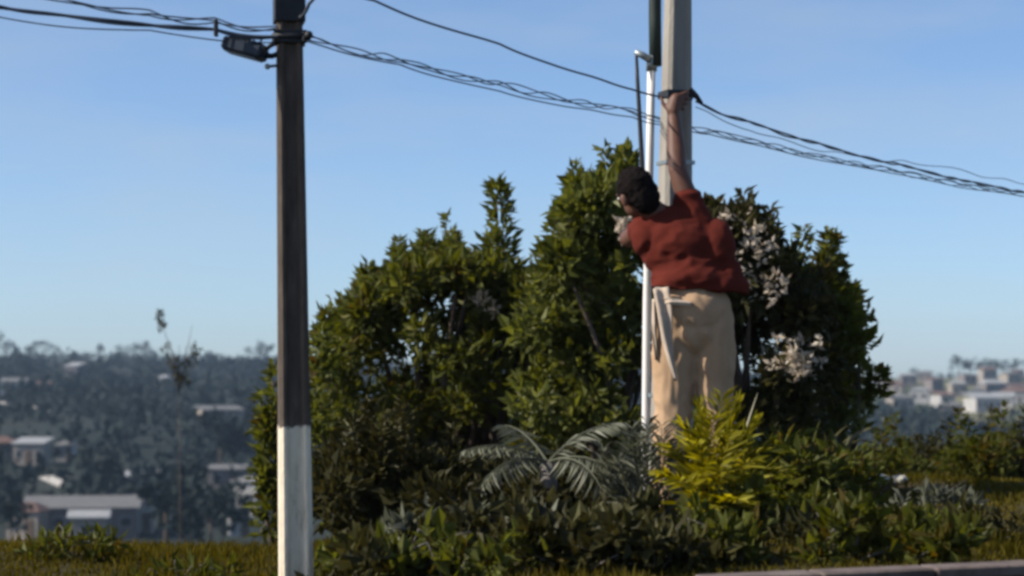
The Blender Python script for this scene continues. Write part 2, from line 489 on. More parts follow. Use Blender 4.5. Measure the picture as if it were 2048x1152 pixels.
# narrow upright shoot that stands out of it
pr = [shoot(at(995, 640, 14.7), at(990, 372, 14.7), 520, 0.08, 0.03, .17, (0.05, 0.9))]
for k in range(7):
    a = 998 + random.uniform(-34, 34); b = random.uniform(470, 580)
    pr.append(shoot(at(995, b + 60, 14.7), at(a, b - 20, 14.7), 60, 0.08, 0.03, .06, (0.05, 0.9)))
shrub('upright_shrub', foot(995, 14.7), 'narrow pointed leafy shrub rising like a spire above the big shrub', 'shrub', pr, M['green_leaf'], M['bark'],
      [at(995, 400, 14.7), at(985, 520, 14.7), at(1006, 500, 14.7)], 0.022)

# tall leafy bush just left of the head
pr, tg = fill([(1060, 640, 900), (1125, 500, 900), (1150, 400, 900), (1200, 375, 900), (1240, 380, 900), (1300, 430, 900), (1400, 480, 900)], 13.8, 0.13, 140, 0.075, 0.04, 2.1, 0.45, (0.05, 1.0))
for (px, top, base) in [(1150, 345, 440), (1182, 352, 440), (1225, 340, 430), (1262, 300, 400), (1140, 420, 500)]:
    pr.append(shoot(at(px, base, 13.6), at(px, top, 13.6), 130, 0.085, 0.045, .10, (0.1, 1.0)))
bl = [clump(at(1243, 452, 12.9), (.04, .035, .03), 50, 0.034, 0.026, 0.5), clump(at(1246, 475, 12.9), (.015, .02, .04), 14, 0.034, 0.024, 0.5)]  # small bright spot painted as sunlit leaves
shrub('tall_bush', foot(1230, 13.6), 'tall bright green bush directly behind the man’s head', 'shrub', pr, M['green_leaf'], M['bark'], random.sample(tg, 18), 0.03, [('sunlit_leaves', bl, M['sunlit_tint'])])

# bush to the right of the pole, with pale clusters painted as sunlit leaves
pr, tg = fill([(1390, 420, 1000), (1430, 430, 1000), (1500, 440, 1000), (1540, 500, 1000), (1580, 570, 1000), (1640, 590, 960)], 13.9, 0.14, 130, 0.075, 0.038, 2.2, 0.45, (0.0, 0.9))
for (px, top, base) in [(1415, 396, 470), (1505, 425, 500), (1535, 470, 540), (1450, 425, 490), (1570, 545, 610)]:
    pr.append(shoot(at(px, base, 13.8), at(px, top, 13.8), 100, 0.08, 0.042, .10, (0.0, 0.8)))
bl = []
for (px, py, rr, n) in [(1510, 455, .06, 60), (1545, 555, .07, 70), (1490, 500, .05, 36), (1468, 440, .04, 20), (1528, 490, .04, 26), (1500, 545, .05, 30), (1560, 575, .04, 26), (1440, 435, .035, 16)]:
    bl += [clump(at(px + random.gauss(0, 16), py + random.gauss(0, 16), 13.3), (rr * .35, rr * .3, rr * .3), max(3, n // 9), 0.040, 0.024, 0.3) for q in range(5)]
for q in range(22):
    bl.append(clump(at(random.gauss(1510, 30), random.uniform(450, 600), 13.4), (.02, .02, .02), 5, 0.036, 0.022, 0.3))
shrub('light_flecked_bush', foot(1500, 13.9), 'bush with scattered pale leaves painted as sunlit beside the man’s right shoulder', 'shrub', pr, M['dark_leaf'], M['bark'], random.sample(tg, 10), 0.035, [('sunlit_leaves', bl, M['sunlit_tint'])])

# outer bush at the right end, bare reddish stems below
pr, tg = fill([(1570, 580, 900), (1640, 530, 900), (1680, 570, 860), (1730, 690, 840)], 14.6, 0.13, 120, 0.075, 0.038, 2.0, 0.4, (0.0, 0.95))
for (px, top, base) in [(1665, 478, 580), (1650, 500, 600), (1690, 575, 640), (1712, 630, 700), (1745, 745, 800), (1705, 690, 740)]:
    pr.append(shoot(at(px - 4, base, 14.6), at(px, top, 14.6), 110, 0.08, 0.04, .10, (0.0, 0.9)))
bl = []  # pale clusters with the sunlight put into their colour
for k in range(34):
    bl.append(clump(at(1590 + random.gauss(0, 30), 712 + random.gauss(0, 22), 13.2 + random.uniform(0, .5)), (.026, .026, .022), 11, 0.044, 0.024, 0.3))
shrub('outer_bush', foot(1670, 14.6), 'loose bush at the right end with a cluster of pale leaves painted as sunlit and bare reddish stems', 'shrub', pr, M['olive_leaf'], M['bark'],
      [at(1660, 560, 14.6), at(1690, 640, 14.6), at(1640, 640, 14.6), at(1720, 700, 14.6), at(1665, 700, 14.5), at(1610, 700, 14.5)], 0.035, [('sunlit_leaves', bl, M['sunlit_tint'])])

# dark bush in the lower middle, dull grey tips
pr, tg = fill([(640, 900, 1230), (760, 880, 1230), (900, 930, 1240), (1050, 930, 1240), (1180, 960, 1240), (1250, 1040, 1240)], 12.0, 0.17, 250, 0.07, 0.034, 2.6, 0.35, (0.0, 0.75))
for k in range(12):
    px = random.uniform(680, 1240)
    pr.append(clump(at(px, random.uniform(1060, 1160), 11.6), (.08, .06, .06), 60, 0.07, 0.035, 0.4, (0.75, 1.0)))
for k in range(16):
    pr.append(clump(at(random.uniform(900, 1230), random.uniform(985, 1120), 11.0 + random.uniform(-.2, .1)), (.13, .1, .10), 110, 0.065, 0.032, 0.4, (0.0, 0.45)))
shrub('low_dark_bush', foot(950, 12.2), 'low dark bush at the bottom between the two poles', 'shrub', pr, M['dark_leaf'], M['bark'], random.sample(tg, 10), 0.03)

# grey-leaved weed bush low in front of it
pr = []
for (px, py, n, r) in [(1010, 1105, 170, .10), (960, 1130, 120, .08), (1075, 1140, 110, .08), (1190, 1120, 130, .08), (1210, 1150, 90, .07), (870, 1020, 60, .07), (910, 1140, 90, .08)]:
    pr.append(clump(at(px, py, 11.2), (r, r * .8, r * .8), n, 0.06, 0.034, 0.4, (0.1, 1.0)))
shrub('grey_weed', foot(1030, 11.2), 'small grey leaved weed in front of the low dark bush', 'plant', pr, M['grey_leaf'], M['grey_bark'],
      [at(1010, 1100, 11.2), at(960, 1130, 11.2), at(1190, 1120, 11.2), at(1075, 1140, 11.2)], 0.012)

# thin bush behind the left pole
pr = []
for (px, top, base) in [(548, 712, 860), (540, 780, 900), (530, 850, 960), (542, 900, 1020), (524, 950, 1060), (550, 820, 950), (640, 700, 830), (650, 660, 760), (635, 780, 900)]:
    pr.append(shoot(at(px + 6, base, 13), at(px, top, 13), 60, 0.075, 0.036, .07, (0.1, 1.0)))
pr += [clump(at(552 + random.uniform(-22, 30), random.uniform(800, 1060), 13), (.08, .08, .10), 50, 0.075, 0.036, 0.4, (0.0, 0.9)) for k in range(10)]
shrub('thin_bush', foot(560, 13), 'thin leafy bush peeping out behind the left pole', 'shrub', pr, M['olive_leaf'], M['bark'],
      [at(545, 760, 13), at(525, 860, 13), at(640, 720, 13), at(515, 960, 13)], 0.02)


# ------------------------------------------------------------------ fronds and blades
def frond_mesh(p0, p1, arch, n, ll, lw, droop=0.5, side=None, tint=(0.2, 1.0), gap0=0.12, rach=0.008, fwd=0.55):
    p0 = np.asarray(p0, float); p1 = np.asarray(p1, float)
    mid = (p0 + p1) / 2 + np.asarray(arch, float)
    def B(t):
        t = np.asarray(t)[:, None]
        return (1 - t) ** 2 * p0 + 2 * t * (1 - t) * mid + t * t * p1
    def dB(t):
        t = np.asarray(t)[:, None]
        return unit(2 * (1 - t) * (mid - p0) + 2 * t * (p1 - mid))
    t = np.repeat(np.linspace(gap0, 1.0, n), 2)
    P = B(t); Tn = dB(t)
    up = np.array([0, 0, 1.0]) if side is None else np.asarray(side, float)
    S = unit(np.cross(Tn, up)); sgn = np.tile([1.0, -1.0], n)[:, None]
    prof = np.sin(np.pi * np.clip(0.12 + 0.80 * t, 0, 1))[:, None]
    k = len(t)
    D = unit(S * sgn + Tn * fwd - np.array([0, 0, 1.0]) * droop + RNG.normal(size=(k, 3)) * (0.10 + 0.12 * fwd))
    L = ll * (0.35 + 0.65 * prof[:, 0]) * (0.85 + 0.3 * RNG.random(k))
    W = np.full(k, lw) * (0.8 + 0.4 * RNG.random(k))
    V, F = leaf_arrays(P, D, L, W, 0.2, np.tile(Tn.mean(0) + 0.01, (k, 1)) + RNG.normal(size=(k, 3)) * 0.15)
    T = np.repeat(tint[0] + (tint[1] - tint[0]) * RNG.random(k), 2)
    # rachis: four-sided tapering rod
    tt = np.linspace(0, 1, 10); Q = B(tt); TT = dB(tt); SS = unit(np.cross(TT, up)); NN = np.cross(SS, TT)
    rr = (rach * (1 - 0.8 * tt))[:, None]
    ring = np.stack([Q + SS * rr, Q + NN * rr, Q - SS * rr, Q - NN * rr], 1)
    RV = ring.reshape(-1, 3); RF = []
    for i in range(9):
        for j in range(4):
            a, b, c, d = i * 4 + j, i * 4 + (j + 1) % 4, (i + 1) * 4 + (j + 1) % 4, (i + 1) * 4 + j
            RF += [(a, b, c), (a, c, d)]
    return merge([(V, F, T), (RV, np.array(RF), np.full(len(RF), 0.5))])


def frond_plant(name, root, label, mat, fronds, stem_h=0.0, stem_r=0.05):
    t = empty(name, root, label, 'plant')
    if stem_h:
        o = tube_obj('stem', [root, root + Vector((0.01, 0, stem_h * .5)), root + Vector((0, 0, stem_h))], [stem_r * 1.2, stem_r, stem_r * .9], M['grey_bark'], t)
    for a in fronds:
        V, F, T = frond_mesh(**a)
        link('frond', np_mesh('frond', V, F, T), mat, t)
    return t


# palm with a grey-green frond arching over the dark hollow, crown about the middle of the bottom
Yp = 11.3
c0 = at(1095, 925, Yp)
root = foot(1095, Yp)
fr = []
fr.append(dict(p0=c0, p1=at(1272, 1035, Yp - .25), arch=(0.10, -.1, .26), n=30, ll=0.17, lw=0.022, droop=1.3))
fr.append(dict(p0=c0, p1=at(1225, 1040, Yp - .45), arch=(0.06, -.15, .24), n=28, ll=0.15, lw=0.022, droop=1.3))
fr.append(dict(p0=c0, p1=at(930, 900, Yp - .2), arch=(0, 0, .10), n=22, ll=0.13, lw=0.018, droop=0.7))
fr.append(dict(p0=c0, p1=at(1240, 845, Yp + .2), arch=(0, 0, .10), n=24, ll=0.15, lw=0.018, droop=0.5))
fr.append(dict(p0=c0, p1=at(1010, 850, Yp + .3), arch=(0, 0, .08), n=18, ll=0.14, lw=0.018, droop=0.5))
fr.append(dict(p0=c0, p1=at(960, 975, Yp - .4), arch=(-.05, -.1, .14), n=20, ll=0.14, lw=0.018, droop=1.0))
frond_plant('arching_palm', root, 'small palm with grey green fronds arching over a dark hollow', M['grey_leaf'], fr, c0.z - root.z, 0.045)

# feathery palm clump in front of the foot of the right pole
Yp = 9.9
root = foot(1300, Yp); c0 = root + Vector((0, 0, .06))
fr = []
for k in range(13):
    px = 1200 + k * 15 + random.uniform(-10, 10)
    py = 835 + abs(k - 6) * 14 + random.uniform(-20, 40)
    fr.append(dict(p0=c0, p1=at(px, py, Yp + random.uniform(-.2, .12)), arch=((px - 1300) / 900.0, random.uniform(-.06, .04), .06), n=18, ll=0.12, lw=0.016, droop=0.15, tint=(0.0, 0.9), gap0=0.25, fwd=1.1))
frond_plant('feathery_fern', root, 'feathery grey green fern in front of the foot of the right pole', M['grey_leaf'], fr)

# yellow-green palm in front of the legs
M['lime_deep'] = leaf_mat('green_frond', [(0.0, (0.045, 0.055, 0.008)), (0.6, (0.085, 0.095, 0.014)), (1.0, (0.14, 0.14, 0.025))], 0.4)
def radiate(root, spots, n, ll, lw, y, tint=(0.0, 1.0)):
    fr = []
    for (px, py, dy) in spots:
        e = at(px, py, y + dy)
        fr.append(dict(p0=root + Vector((random.uniform(-.03, .03), random.uniform(-.03, .03), .08)), p1=e, arch=((e.x - root.x) * -.12, 0, .05 + .22 * abs(e.x - root.x)), n=n, ll=ll * random.uniform(.85, 1.15), lw=lw,
                       droop=random.uniform(.0, .35), tint=tint, gap0=.22, rach=.006, fwd=random.uniform(1.0, 1.7)))
    return fr
Yq = 9.6
root = foot(1420, Yq)
sp_ = [(1445, 792, .1), (1400, 815, .05), (1475, 808, 0), (1425, 845, -.2), (1365, 850, 0), (1510, 840, 0), (1340, 895, -.1), (1545, 885, .05), (1460, 870, -.3), (1395, 890, -.3), (1575, 940, 0), (1318, 950, -.05),
       (1500, 920, -.35), (1440, 930, -.4), (1360, 960, -.35), (1535, 985, -.3), (1590, 1010, -.1), (1330, 1020, -.25), (1480, 1000, -.45), (1400, 1010, -.45)]
frond_plant('yellow_green_palm', root, 'bright yellow green palm clump hiding the man’s lower legs', M['lime_leaf'], radiate(root, sp_, 22, 0.15, 0.021, Yq))

# low leafy weeds along the front of the bank
for (px, y, r, n, mt, lb) in [(700, 9.2, .20, 7, 'olive_leaf', 'low olive weed right beside the foot of the left pole'), (830, 9.1, .22, 8, 'dark_leaf', 'dark leafy weed in the bottom row, second from the left pole'),
                              (960, 9.2, .22, 8, 'grey_leaf', 'grey green weed in the bottom row, third from the left pole'), (1100, 9.1, .22, 8, 'dark_leaf', 'dark leafy weed in the bottom row, fourth from the left pole'),
                              (1225, 9.0, .20, 7, 'dark_leaf', 'dark leafy weed in the bottom row left of the fern'), (760, 8.5, .16, 7, 'dark_leaf', 'dark weed touching the bottom edge, first right of the left pole'), (900, 8.45, .16, 7, 'olive_leaf', 'olive weed touching the bottom edge, second right of the left pole'), (1035, 8.5, .16, 7, 'dark_leaf', 'dark weed touching the bottom edge, third right of the left pole'), (1165, 8.45, .16, 7, 'dark_leaf', 'dark weed touching the bottom edge, fourth right of the left pole'), (1310, 8.5, .16, 7, 'dark_leaf', 'dark weed touching the bottom edge below the fern'), (1430, 8.6, .14, 6, 'olive_leaf', 'olive weed below the yellow green palm'), (1700, 8.6, .12, 5, 'olive_leaf', 'olive weed behind the middle of the low wall'), (1860, 8.4, .12, 5, 'olive_leaf', 'olive weed behind the right part of the low wall'), (1560, 9.3, .18, 7, 'olive_leaf', 'low olive weed at the bottom right of the yellow green bush')]:
    root = foot(px, y); pr = []; tg = []
    for k in range(n * 2):
        c = root + Vector((random.gauss(0, r * .7), random.gauss(0, r * .5), random.uniform(.02, .20)))
        pr.append(clump(c, (.075, .07, .06), 46, 0.065, 0.032, 0.6, (0.0, 0.9))); tg.append(c)
    shrub('weed', root, lb, 'plant', pr, M[mt], M['grey_bark'], random.sample(tg, 5), 0.006)['group'] = 'weeds along the front of the bank'

# olive bush to its right
pr = []
for k in range(46):
    px = random.uniform(1490, 1740); tp = 880 + abs(px - 1600) * 0.35
    py = random.uniform(tp, 1060)
    pr.append(clump(at(px, py, 10.6 + random.uniform(-.3, .3)), (.11, .1, .07), 56, 0.075, 0.030, 0.4, (0.0, 0.85)))
shrub('spreading_bush', foot(1590, 10.6), 'low spreading olive bush right of the man’s legs', 'shrub', pr, M['olive_leaf'], M['bark'],
      [at(1520, 940, 10.6), at(1590, 920, 10.6), at(1660, 940, 10.6)], 0.018)


def blade(p0, p1, arch, w, mat, parent, name='leaf', thick=0.006):
    """a long sword leaf: keeled, tapering, with thickness"""
    p0, p1 = Vector(p0), Vector(p1); mid = (p0 + p1) / 2 + Vector(arch)
    bm = bmesh.new(); rows = []
    n = 12
    for i in range(n + 1):
        t = i / n
        q = p0 * (1 - t) ** 2 + mid * 2 * t * (1 - t) + p1 * t * t
        d = ((mid - p0) * (1 - t) + (p1 - mid) * t).normalized()
        s = d.cross(Vector((0, -0.55, 0.83)))
        s.normalize(); nn = s.cross(d)
        ww = w * (0.55 + 0.45 * math.sin(math.pi * min(1, t * 1.2 + .1))) * (1 - t ** 3) + 0.001
        rows.append([bm.verts.new(q + s * ww * .5 + nn * ww * .12), bm.verts.new(q), bm.verts.new(q - s * ww * .5 + nn * ww * .12), bm.verts.new(q - nn * thick)])
    for i in range(n):
        for j in range(4):
            bm.faces.new((rows[i][j], rows[i][(j + 1) % 4], rows[i + 1][(j + 1) % 4], rows[i + 1][j]))
    bm.faces.new(rows[0][::-1]); bm.faces.new(rows[-1])
    bmesh.ops.recalc_face_normals(bm, faces=bm.faces)
    me = from_bm('leaf', bm, True)
    a = me.attributes.new('tint', 'FLOAT', 'FACE')
    v = random.random(); a.data.foreach_set('value', [v] * len(me.polygons))
    return link(name, me, mat, parent)


# agave-like plant whose pale sword leaf sticks out beside the legs
root = foot(1440, 10.0)
ag = empty('sword_leaf_plant', root, 'plant with one pale sword leaf sticking out right of the trousers', 'plant')
for (px, py, ar, w, mt) in [(1515, 786, (0, 0, .04), .032, 'pale_blade'), (1500, 850, (.03, 0, .05), .03, 'lime_leaf'), (1390, 860, (-.03, 0, .05), .03, 'lime_leaf'), (1455, 830, (0, -.05, .05), .03, 'lime_leaf')]:
    blade(root + Vector((random.uniform(-.02, .02), 0, 0.02)), at(px, py, 9.95), ar, w, M[mt], ag)
# long dark leaves bowing to the right
root = foot(1600, 11.2)
dk = empty('strap_leaf_plant', root, 'plant with long dark strap leaves bowing out to the right', 'plant')
for (px, py, ar, w) in [(1770, 862, (.02, 0, .34), .06), (1745, 885, (.03, -.1, .30), .06), (1762, 905, (.05, -.15, .26), .055), (1700, 850, (0, .1, .22), .05),
                        (1500, 880, (-.1, 0, .28), .05), (1560, 850, (-.05, .1, .15), .05), (1640, 840, (0, .05, .12), .05), (1720, 930, (.1, -.2, .2), .05), (1480, 930, (-.1, -.1, .26), .05)]:
    blade(root + Vector((random.uniform(-.03, .03), random.uniform(-.03, .03), 0.02)), at(px, py, 11.2 + random.uniform(-.2, .2)), ar, w, M['dark_leaf' if px > 1690 else 'green_leaf'], dk)


# dark scrub along the edge of the bank on the right
for k, (px, y, tp, w, mt, lb) in enumerate([(1785, 17.0, 875, 60, 'olive_leaf', 'low dark scrub on the bank edge nearest the big bush'), (1870, 18.5, 885, 60, 'dark_leaf', 'low dark scrub on the bank edge, second from the big bush'),
                                            (1955, 17.5, 870, 65, 'olive_leaf', 'low dark scrub on the bank edge, third from the big bush'), (2040, 18.0, 880, 70, 'dark_leaf', 'low dark scrub on the bank edge at the right border')]):
    pr, tg = fill([(px - w, tp + 45, 960), (px - w * .4, tp, 960), (px + w * .4, tp + 6, 960), (px + w, tp + 50, 960)], y, .15, 120, .07, .036, 2.4, .4, (0.0, 0.6))
    shrub('scrub', foot(px, y), lb, 'shrub', pr, M[mt], M['bark'], random.sample(tg, min(6, len(tg))), .015)['group'] = 'scrub along the bank edge'
for k, (px, y, mt, lb) in enumerate([(1690, 11.5, 'dark_leaf', 'small dark weed in the grass left of the larger stone'), (1840, 10.2, 'olive_leaf', 'small olive weed in the grass below the stones'), (1930, 12.5, 'grey_leaf', 'small grey weed in the grass on the right'),
                                     (2000, 9.6, 'dark_leaf', 'small dark weed near the wall in the right corner'), (1640, 9.0, 'dark_leaf', 'small dark weed near the left end of the low wall'), (150, 10.5, 'olive_leaf', 'small weed in the grass at the bottom left'), (380, 10.0, 'olive_leaf', 'small weed in the grass just left of the left pole')]):
    root = foot(px, y); pr = []; tg = []
    for q in range(9):
        c = root + Vector((random.gauss(0, .12), random.gauss(0, .1), random.uniform(.02, .11)))
        pr.append(clump(c, (.07, .06, .05), 34, .06, .022, .8, (0.0, .9))); tg.append(c)
    shrub('small_weed', root, lb, 'plant', pr, M[mt], M['grey_bark'], random.sample(tg, 4), .005)['group'] = 'small weeds in the grass'


# ------------------------------------------------------------------ grass on the bank
def build_grass():
    n = 190000
    y = 6.6 + (23 - 6.6) * RNG.random(n) ** 1.4
    x = (RNG.random(n) * 2 - 1) * (0.31 * y + 0.6)
    nz = np.sin(x * 2.1 + y) * np.sin(y * 1.7 - x * .6)
    keep = (nz + 0.9 * RNG.random(n)) > -0.5
    x, y = x[keep], y[keep]; n = len(x)
    P = np.stack([x, y, height(x, y) - 0.01], 1)
    D = RNG.normal(size=(n, 3)) * 0.45 + np.array([0, 0, 1.0])
    L = (0.025 + 0.05 * RNG.random(n)) * (0.7 + 0.5 * (np.sin(x * 2.1 + y) > 0.2)); W = 0.006 + 0.006 * RNG.random(n)
    V, F = leaf_arrays(P, D, L, W * 1.3, 0.1)
    T = np.repeat(np.clip(RNG.beta(2, 2, n) + 0.2 * np.sin(x * 1.3 + 2) * np.sin(y * .9), 0, 1), 2)
    o = link('grass', np_mesh('grass', V, F, T), M['grass'])
    tag(o, 'dry olive grass covering the bank', 'grass', kind='stuff')


build_grass()

# pale stones in the grass on the right
def stone(px, y, s, label):
    bm = bmesh.new()
    bmesh.ops.create_icosphere(bm, subdivisions=2, radius=1.0)
    ph = random.uniform(0, 9)
    for v in bm.verts:
        k = 1 + 0.28 * noise.noise(v.co * 1.3 + Vector((ph, ph, 0))) + 0.12 * noise.noise(v.co * 3.1 + Vector((0, ph, ph)))
        v.co = Vector((v.co.x * s[0], v.co.y * s[1], v.co.z * s[2])) * k
    o = link('stone', from_bm('stone', bm, False), M['rock'])
    f = foot(px, y); o.location = f + Vector((0, 0, s[2] * .55 + .02))
    tag(o, label, 'stone', 'pale stones in the grass on the right')


stone(1752, 15.0, (.085, .06, .05), 'larger pale stone in the grass, left one of the pair')
stone(1800, 15.1, (.055, .05, .035), 'smaller pale stone in the grass, right one of the pair')
stone(1542, 15.4, (.07, .06, .045), 'pale stone in the grass below the strap leaf plant')

# low wall along the bottom right
lw = empty('low_wall', (1.7, 7.4, ground_z(1.7, 7.4)), 'low pinkish concrete wall crossing the bottom right corner', 'wall')
wa = at(1400, 1153, 7.3); wb = at(2500, 1104, 7.7)
dv = (wb - wa); ang = math.atan2(dv.y, dv.x); ln = math.hypot(dv.x, dv.y)
tilt = math.atan2(dv.z, ln)
R = Matrix.Rotation(ang, 3, 'Z') @ Matrix.Rotation(-tilt, 3, 'Y')
nblk = 5
for k in range(nblk):
    c = wa.lerp(wb, (k + .5) / nblk)
    box_obj('cap_stone', c + Vector((0, 0, -.02)), (dv.length / nblk - .008, .16, .04), M['wall_pink'], lw, R, 0.006)
box_obj('wall_body', (wa + wb) / 2 + Vector((0, 0, -.19)), (dv.length - .02, .12, .30), M['wall_pink'], lw, R, 0.004)


# ------------------------------------------------------------------ the two poles
def i_section(w, d, rec, fl):
    """outline of a double-T pole: width w, depth d, recess rec on the broad faces, flanges fl"""
    a, b, c = w / 2, d / 2, 0.13 * w
    return [(-a, -b + c), (-a + c, -b), (-a + fl, -b), (-a + fl * 1.5, -b + rec), (a - fl * 1.5, -b + rec), (a - fl, -b), (a - c, -b), (a, -b + c),
            (a, b - c), (a - c, b), (a - fl, b), (a - fl * 1.5, b - rec), (-a + fl * 1.5, b - rec), (-a + fl, b), (-a + c, b), (-a, b - c)]


def shaft(name, axis, dims, rotz, mats, parent, split=None):
    """tapering double-T shaft; axis = points from the foot up, dims = (w, d) at each"""
    bm = bmesh.new(); rings = []
    for p, (w, d) in zip(axis, dims):
        sec = i_section(w, d, 0.16 * d, 0.22 * w)
        ca, sa = math.cos(rotz), math.sin(rotz)
        rings.append([bm.verts.new(Vector(p) + Vector((x * ca - y * sa, x * sa + y * ca, 0))) for x, y in sec])
    for i in range(len(rings) - 1):
        for k in range(16):
            bm.faces.new((rings[i][k], rings[i][(k + 1) % 16], rings[i + 1][(k + 1) % 16], rings[i + 1][k]))
    bm.faces.new(rings[0][::-1]); bm.faces.new(rings[-1])
    bmesh.ops.recalc_face_normals(bm, faces=bm.faces)
    return link(name, from_bm(name, bm), mats, parent)


# left pole
YL = 8.7
pxl = FPX / YL
lp_root = foot(592, YL)
lp = empty('utility_pole', lp_root, 'dark concrete pole on the left with whitewashed lower shaft', 'pole', 'concrete utility poles')
zsplit = at(590, 852, YL).z
rotL = math.radians(10)
def lp_axis(z):
    t = (z - at(0, 1152, YL).z) / (at(0, 0, YL).z - at(0, 1152, YL).z)
    px = 592 + (578 - 592) * t
    return Vector(((px - 1024) / FPX * YL, YL, z)), ((0.130 - 0.033 * t), (0.115 - 0.028 * t))
ax = [lp_axis(z) for z in (lp_root.z - .5, zsplit, 2.4, 4.0, 5.2)]
def two_tone():
    m, n, l, p = new_mat('dark_pole_with_whitewash')
    tc = n.new('ShaderNodeTexCoord'); mp = n.new('ShaderNodeMapping'); mp.inputs['Scale'].default_value = (1, 1, 0.22)
    l.new(tc.outputs['Object'], mp.inputs[0])
    t = n.new('ShaderNodeTexNoise'); t.inputs['Scale'].default_value = 26; t.inputs['Detail'].default_value = 9; t.inputs['Roughness'].default_value = .7
    l.new(mp.outputs[0], t.inputs['Vector'])
    dark = ramp(n, [(0.3, (0.055, 0.043, 0.035)), (0.55, (0.095, 0.075, 0.060)), (0.8, (0.16, 0.13, 0.105))])
    pale = ramp(n, [(0.30, (0.34, 0.28, 0.20)), (0.45, (0.66, 0.57, 0.43)), (0.62, (0.78, 0.69, 0.53)), (0.85, (0.80, 0.73, 0.58))])
    l.new(t.outputs['Fac'], dark.inputs[0]); l.new(t.outputs['Fac'], pale.inputs[0])
    sp = n.new('ShaderNodeSeparateXYZ'); l.new(tc.outputs['Object'], sp.inputs[0])
    t2 = n.new('ShaderNodeTexNoise'); t2.inputs['Scale'].default_value = 34; t2.inputs['Detail'].default_value = 6
    l.new(tc.outputs['Object'], t2.inputs['Vector'])
    ad = n.new('ShaderNodeMath'); ad.operation = 'MULTIPLY_ADD'; ad.inputs[1].default_value = .06
    l.new(t2.outputs['Fac'], ad.inputs[0]); l.new(sp.outputs['Z'], ad.inputs[2])
    mr = n.new('ShaderNodeMapRange'); mr.inputs['From Min'].default_value = zsplit + .026; mr.inputs['From Max'].default_value = zsplit + .034
    l.new(ad.outputs[0], mr.inputs['Value'])
    mx = n.new('ShaderNodeMix'); mx.data_type = 'RGBA'
    l.new(mr.outputs[0], mx.inputs[0]); l.new(pale.outputs[0], mx.inputs[6]); l.new(dark.outputs[0], mx.inputs[7]); l.new(mx.outputs[2], p.inputs['Base Color'])
    p.inputs['Roughness'].default_value = .92; p.inputs['Specular IOR Level'].default_value = .15
    bp = n.new('ShaderNodeBump'); bp.inputs['Strength'].default_value = .35; bp.inputs['Distance'].default_value = .01
    l.new(t2.outputs['Fac'], bp.inputs['Height']); l.new(bp.outputs[0], p.inputs['Normal'])
    return m
shaft('shaft', [a[0] for a in ax], [a[1] for a in ax], rotL, two_tone(), lp)
RL = Matrix.Rotation(rotL, 3, 'Z')
for py, hh, ex in [(76, .05, .030), (20, .10, .022), (-20, .05, .035)]:
    z = at(0, py, YL).z; c, (w, d) = lp_axis(z)
    bm = bmesh.new()
    for s in (-1, 1):
        add_box(bm, c + RL @ Vector((0, s * (d / 2 + .006), 0)), (w + ex, .010, hh), RL, .002)
        add_box(bm, c + RL @ Vector((s * (w / 2 + .006), 0, 0)), (.010, d + .002, hh), RL, .002)
    link('clamp_band', from_bm('clamp_band', bm), M['black'], lp)
z = at(0, 76, YL).z; c, (w, d) = lp_axis(z)
bm = bmesh.new()
add_tube(bm, [c + RL @ Vector((-w / 2 - .02, -d / 2 - .01, 0)), c + RL @ Vector((w / 2 + .025, -d / 2 - .01, 0))], .010, 8)
add_tube(bm, [c + RL @ Vector((w / 2 + .018, -d / 2 - .01, 0)), c + RL @ Vector((w / 2 + .018, -d / 2 - .05, 0))], .016, 8)
link('hook_bolt', from_bm('hook_bolt', bm, True), M['black'], lp)

# box lamp on the left pole
lz = at(495, 100, YL)
fl = empty('box_floodlight', lz, 'small dark box shaped floodlight on a bracket left of the dark pole', 'floodlight')
RB = Matrix.Rotation(math.radians(17), 3, 'Y') @ Matrix.Rotation(math.radians(-14), 3, 'Z')
box_obj('housing', at(490, 98, YL - .04), (.165, .10, .050), M['housing'], fl, RB, .008)
bm = bmesh.new()
for k in range(7):
    add_box(bm, at(490, 98, YL - .04) + RB @ Vector((-.06 + k * .02, 0, .031)), (.004, .085, .014), RB)
link('cooling_fin', from_bm('cooling_fin', bm), M['housing'], fl)
box_obj('lens', at(490, 98, YL - .04) + RB @ Vector((0, 0, -.027)), (.14, .08, .006), M['glass'], fl, RB, .001)
bm = bmesh.new()
add_tube(bm, [at(525, 105, YL - .04), at(540, 92, YL - .03), at(556, 84, YL - .03)], .009, 6)
add_tube(bm, [at(520, 112, YL - .04), at(545, 112, YL - .03), at(556, 108, YL - .03)], .011, 6)
link('bracket', from_bm('bracket', bm, True), M['black'], fl)
bm = bmesh.new()
add_tube(bm, [at(535, 133, YL - .06), at(535, 133, YL + .02)], .012, 10)
add_tube(bm, [at(535, 133, YL - .01), at(556, 131, YL - .01)], .006, 6)
link('knob', from_bm('knob', bm, True), M['galv'], fl)
tube_obj('lead', [at(520, 92, YL - .04), at(522, 80, YL - .05), at(535, 72, YL - .06), at(556, 76, YL - .06)], .004, M['black'], fl, 6)

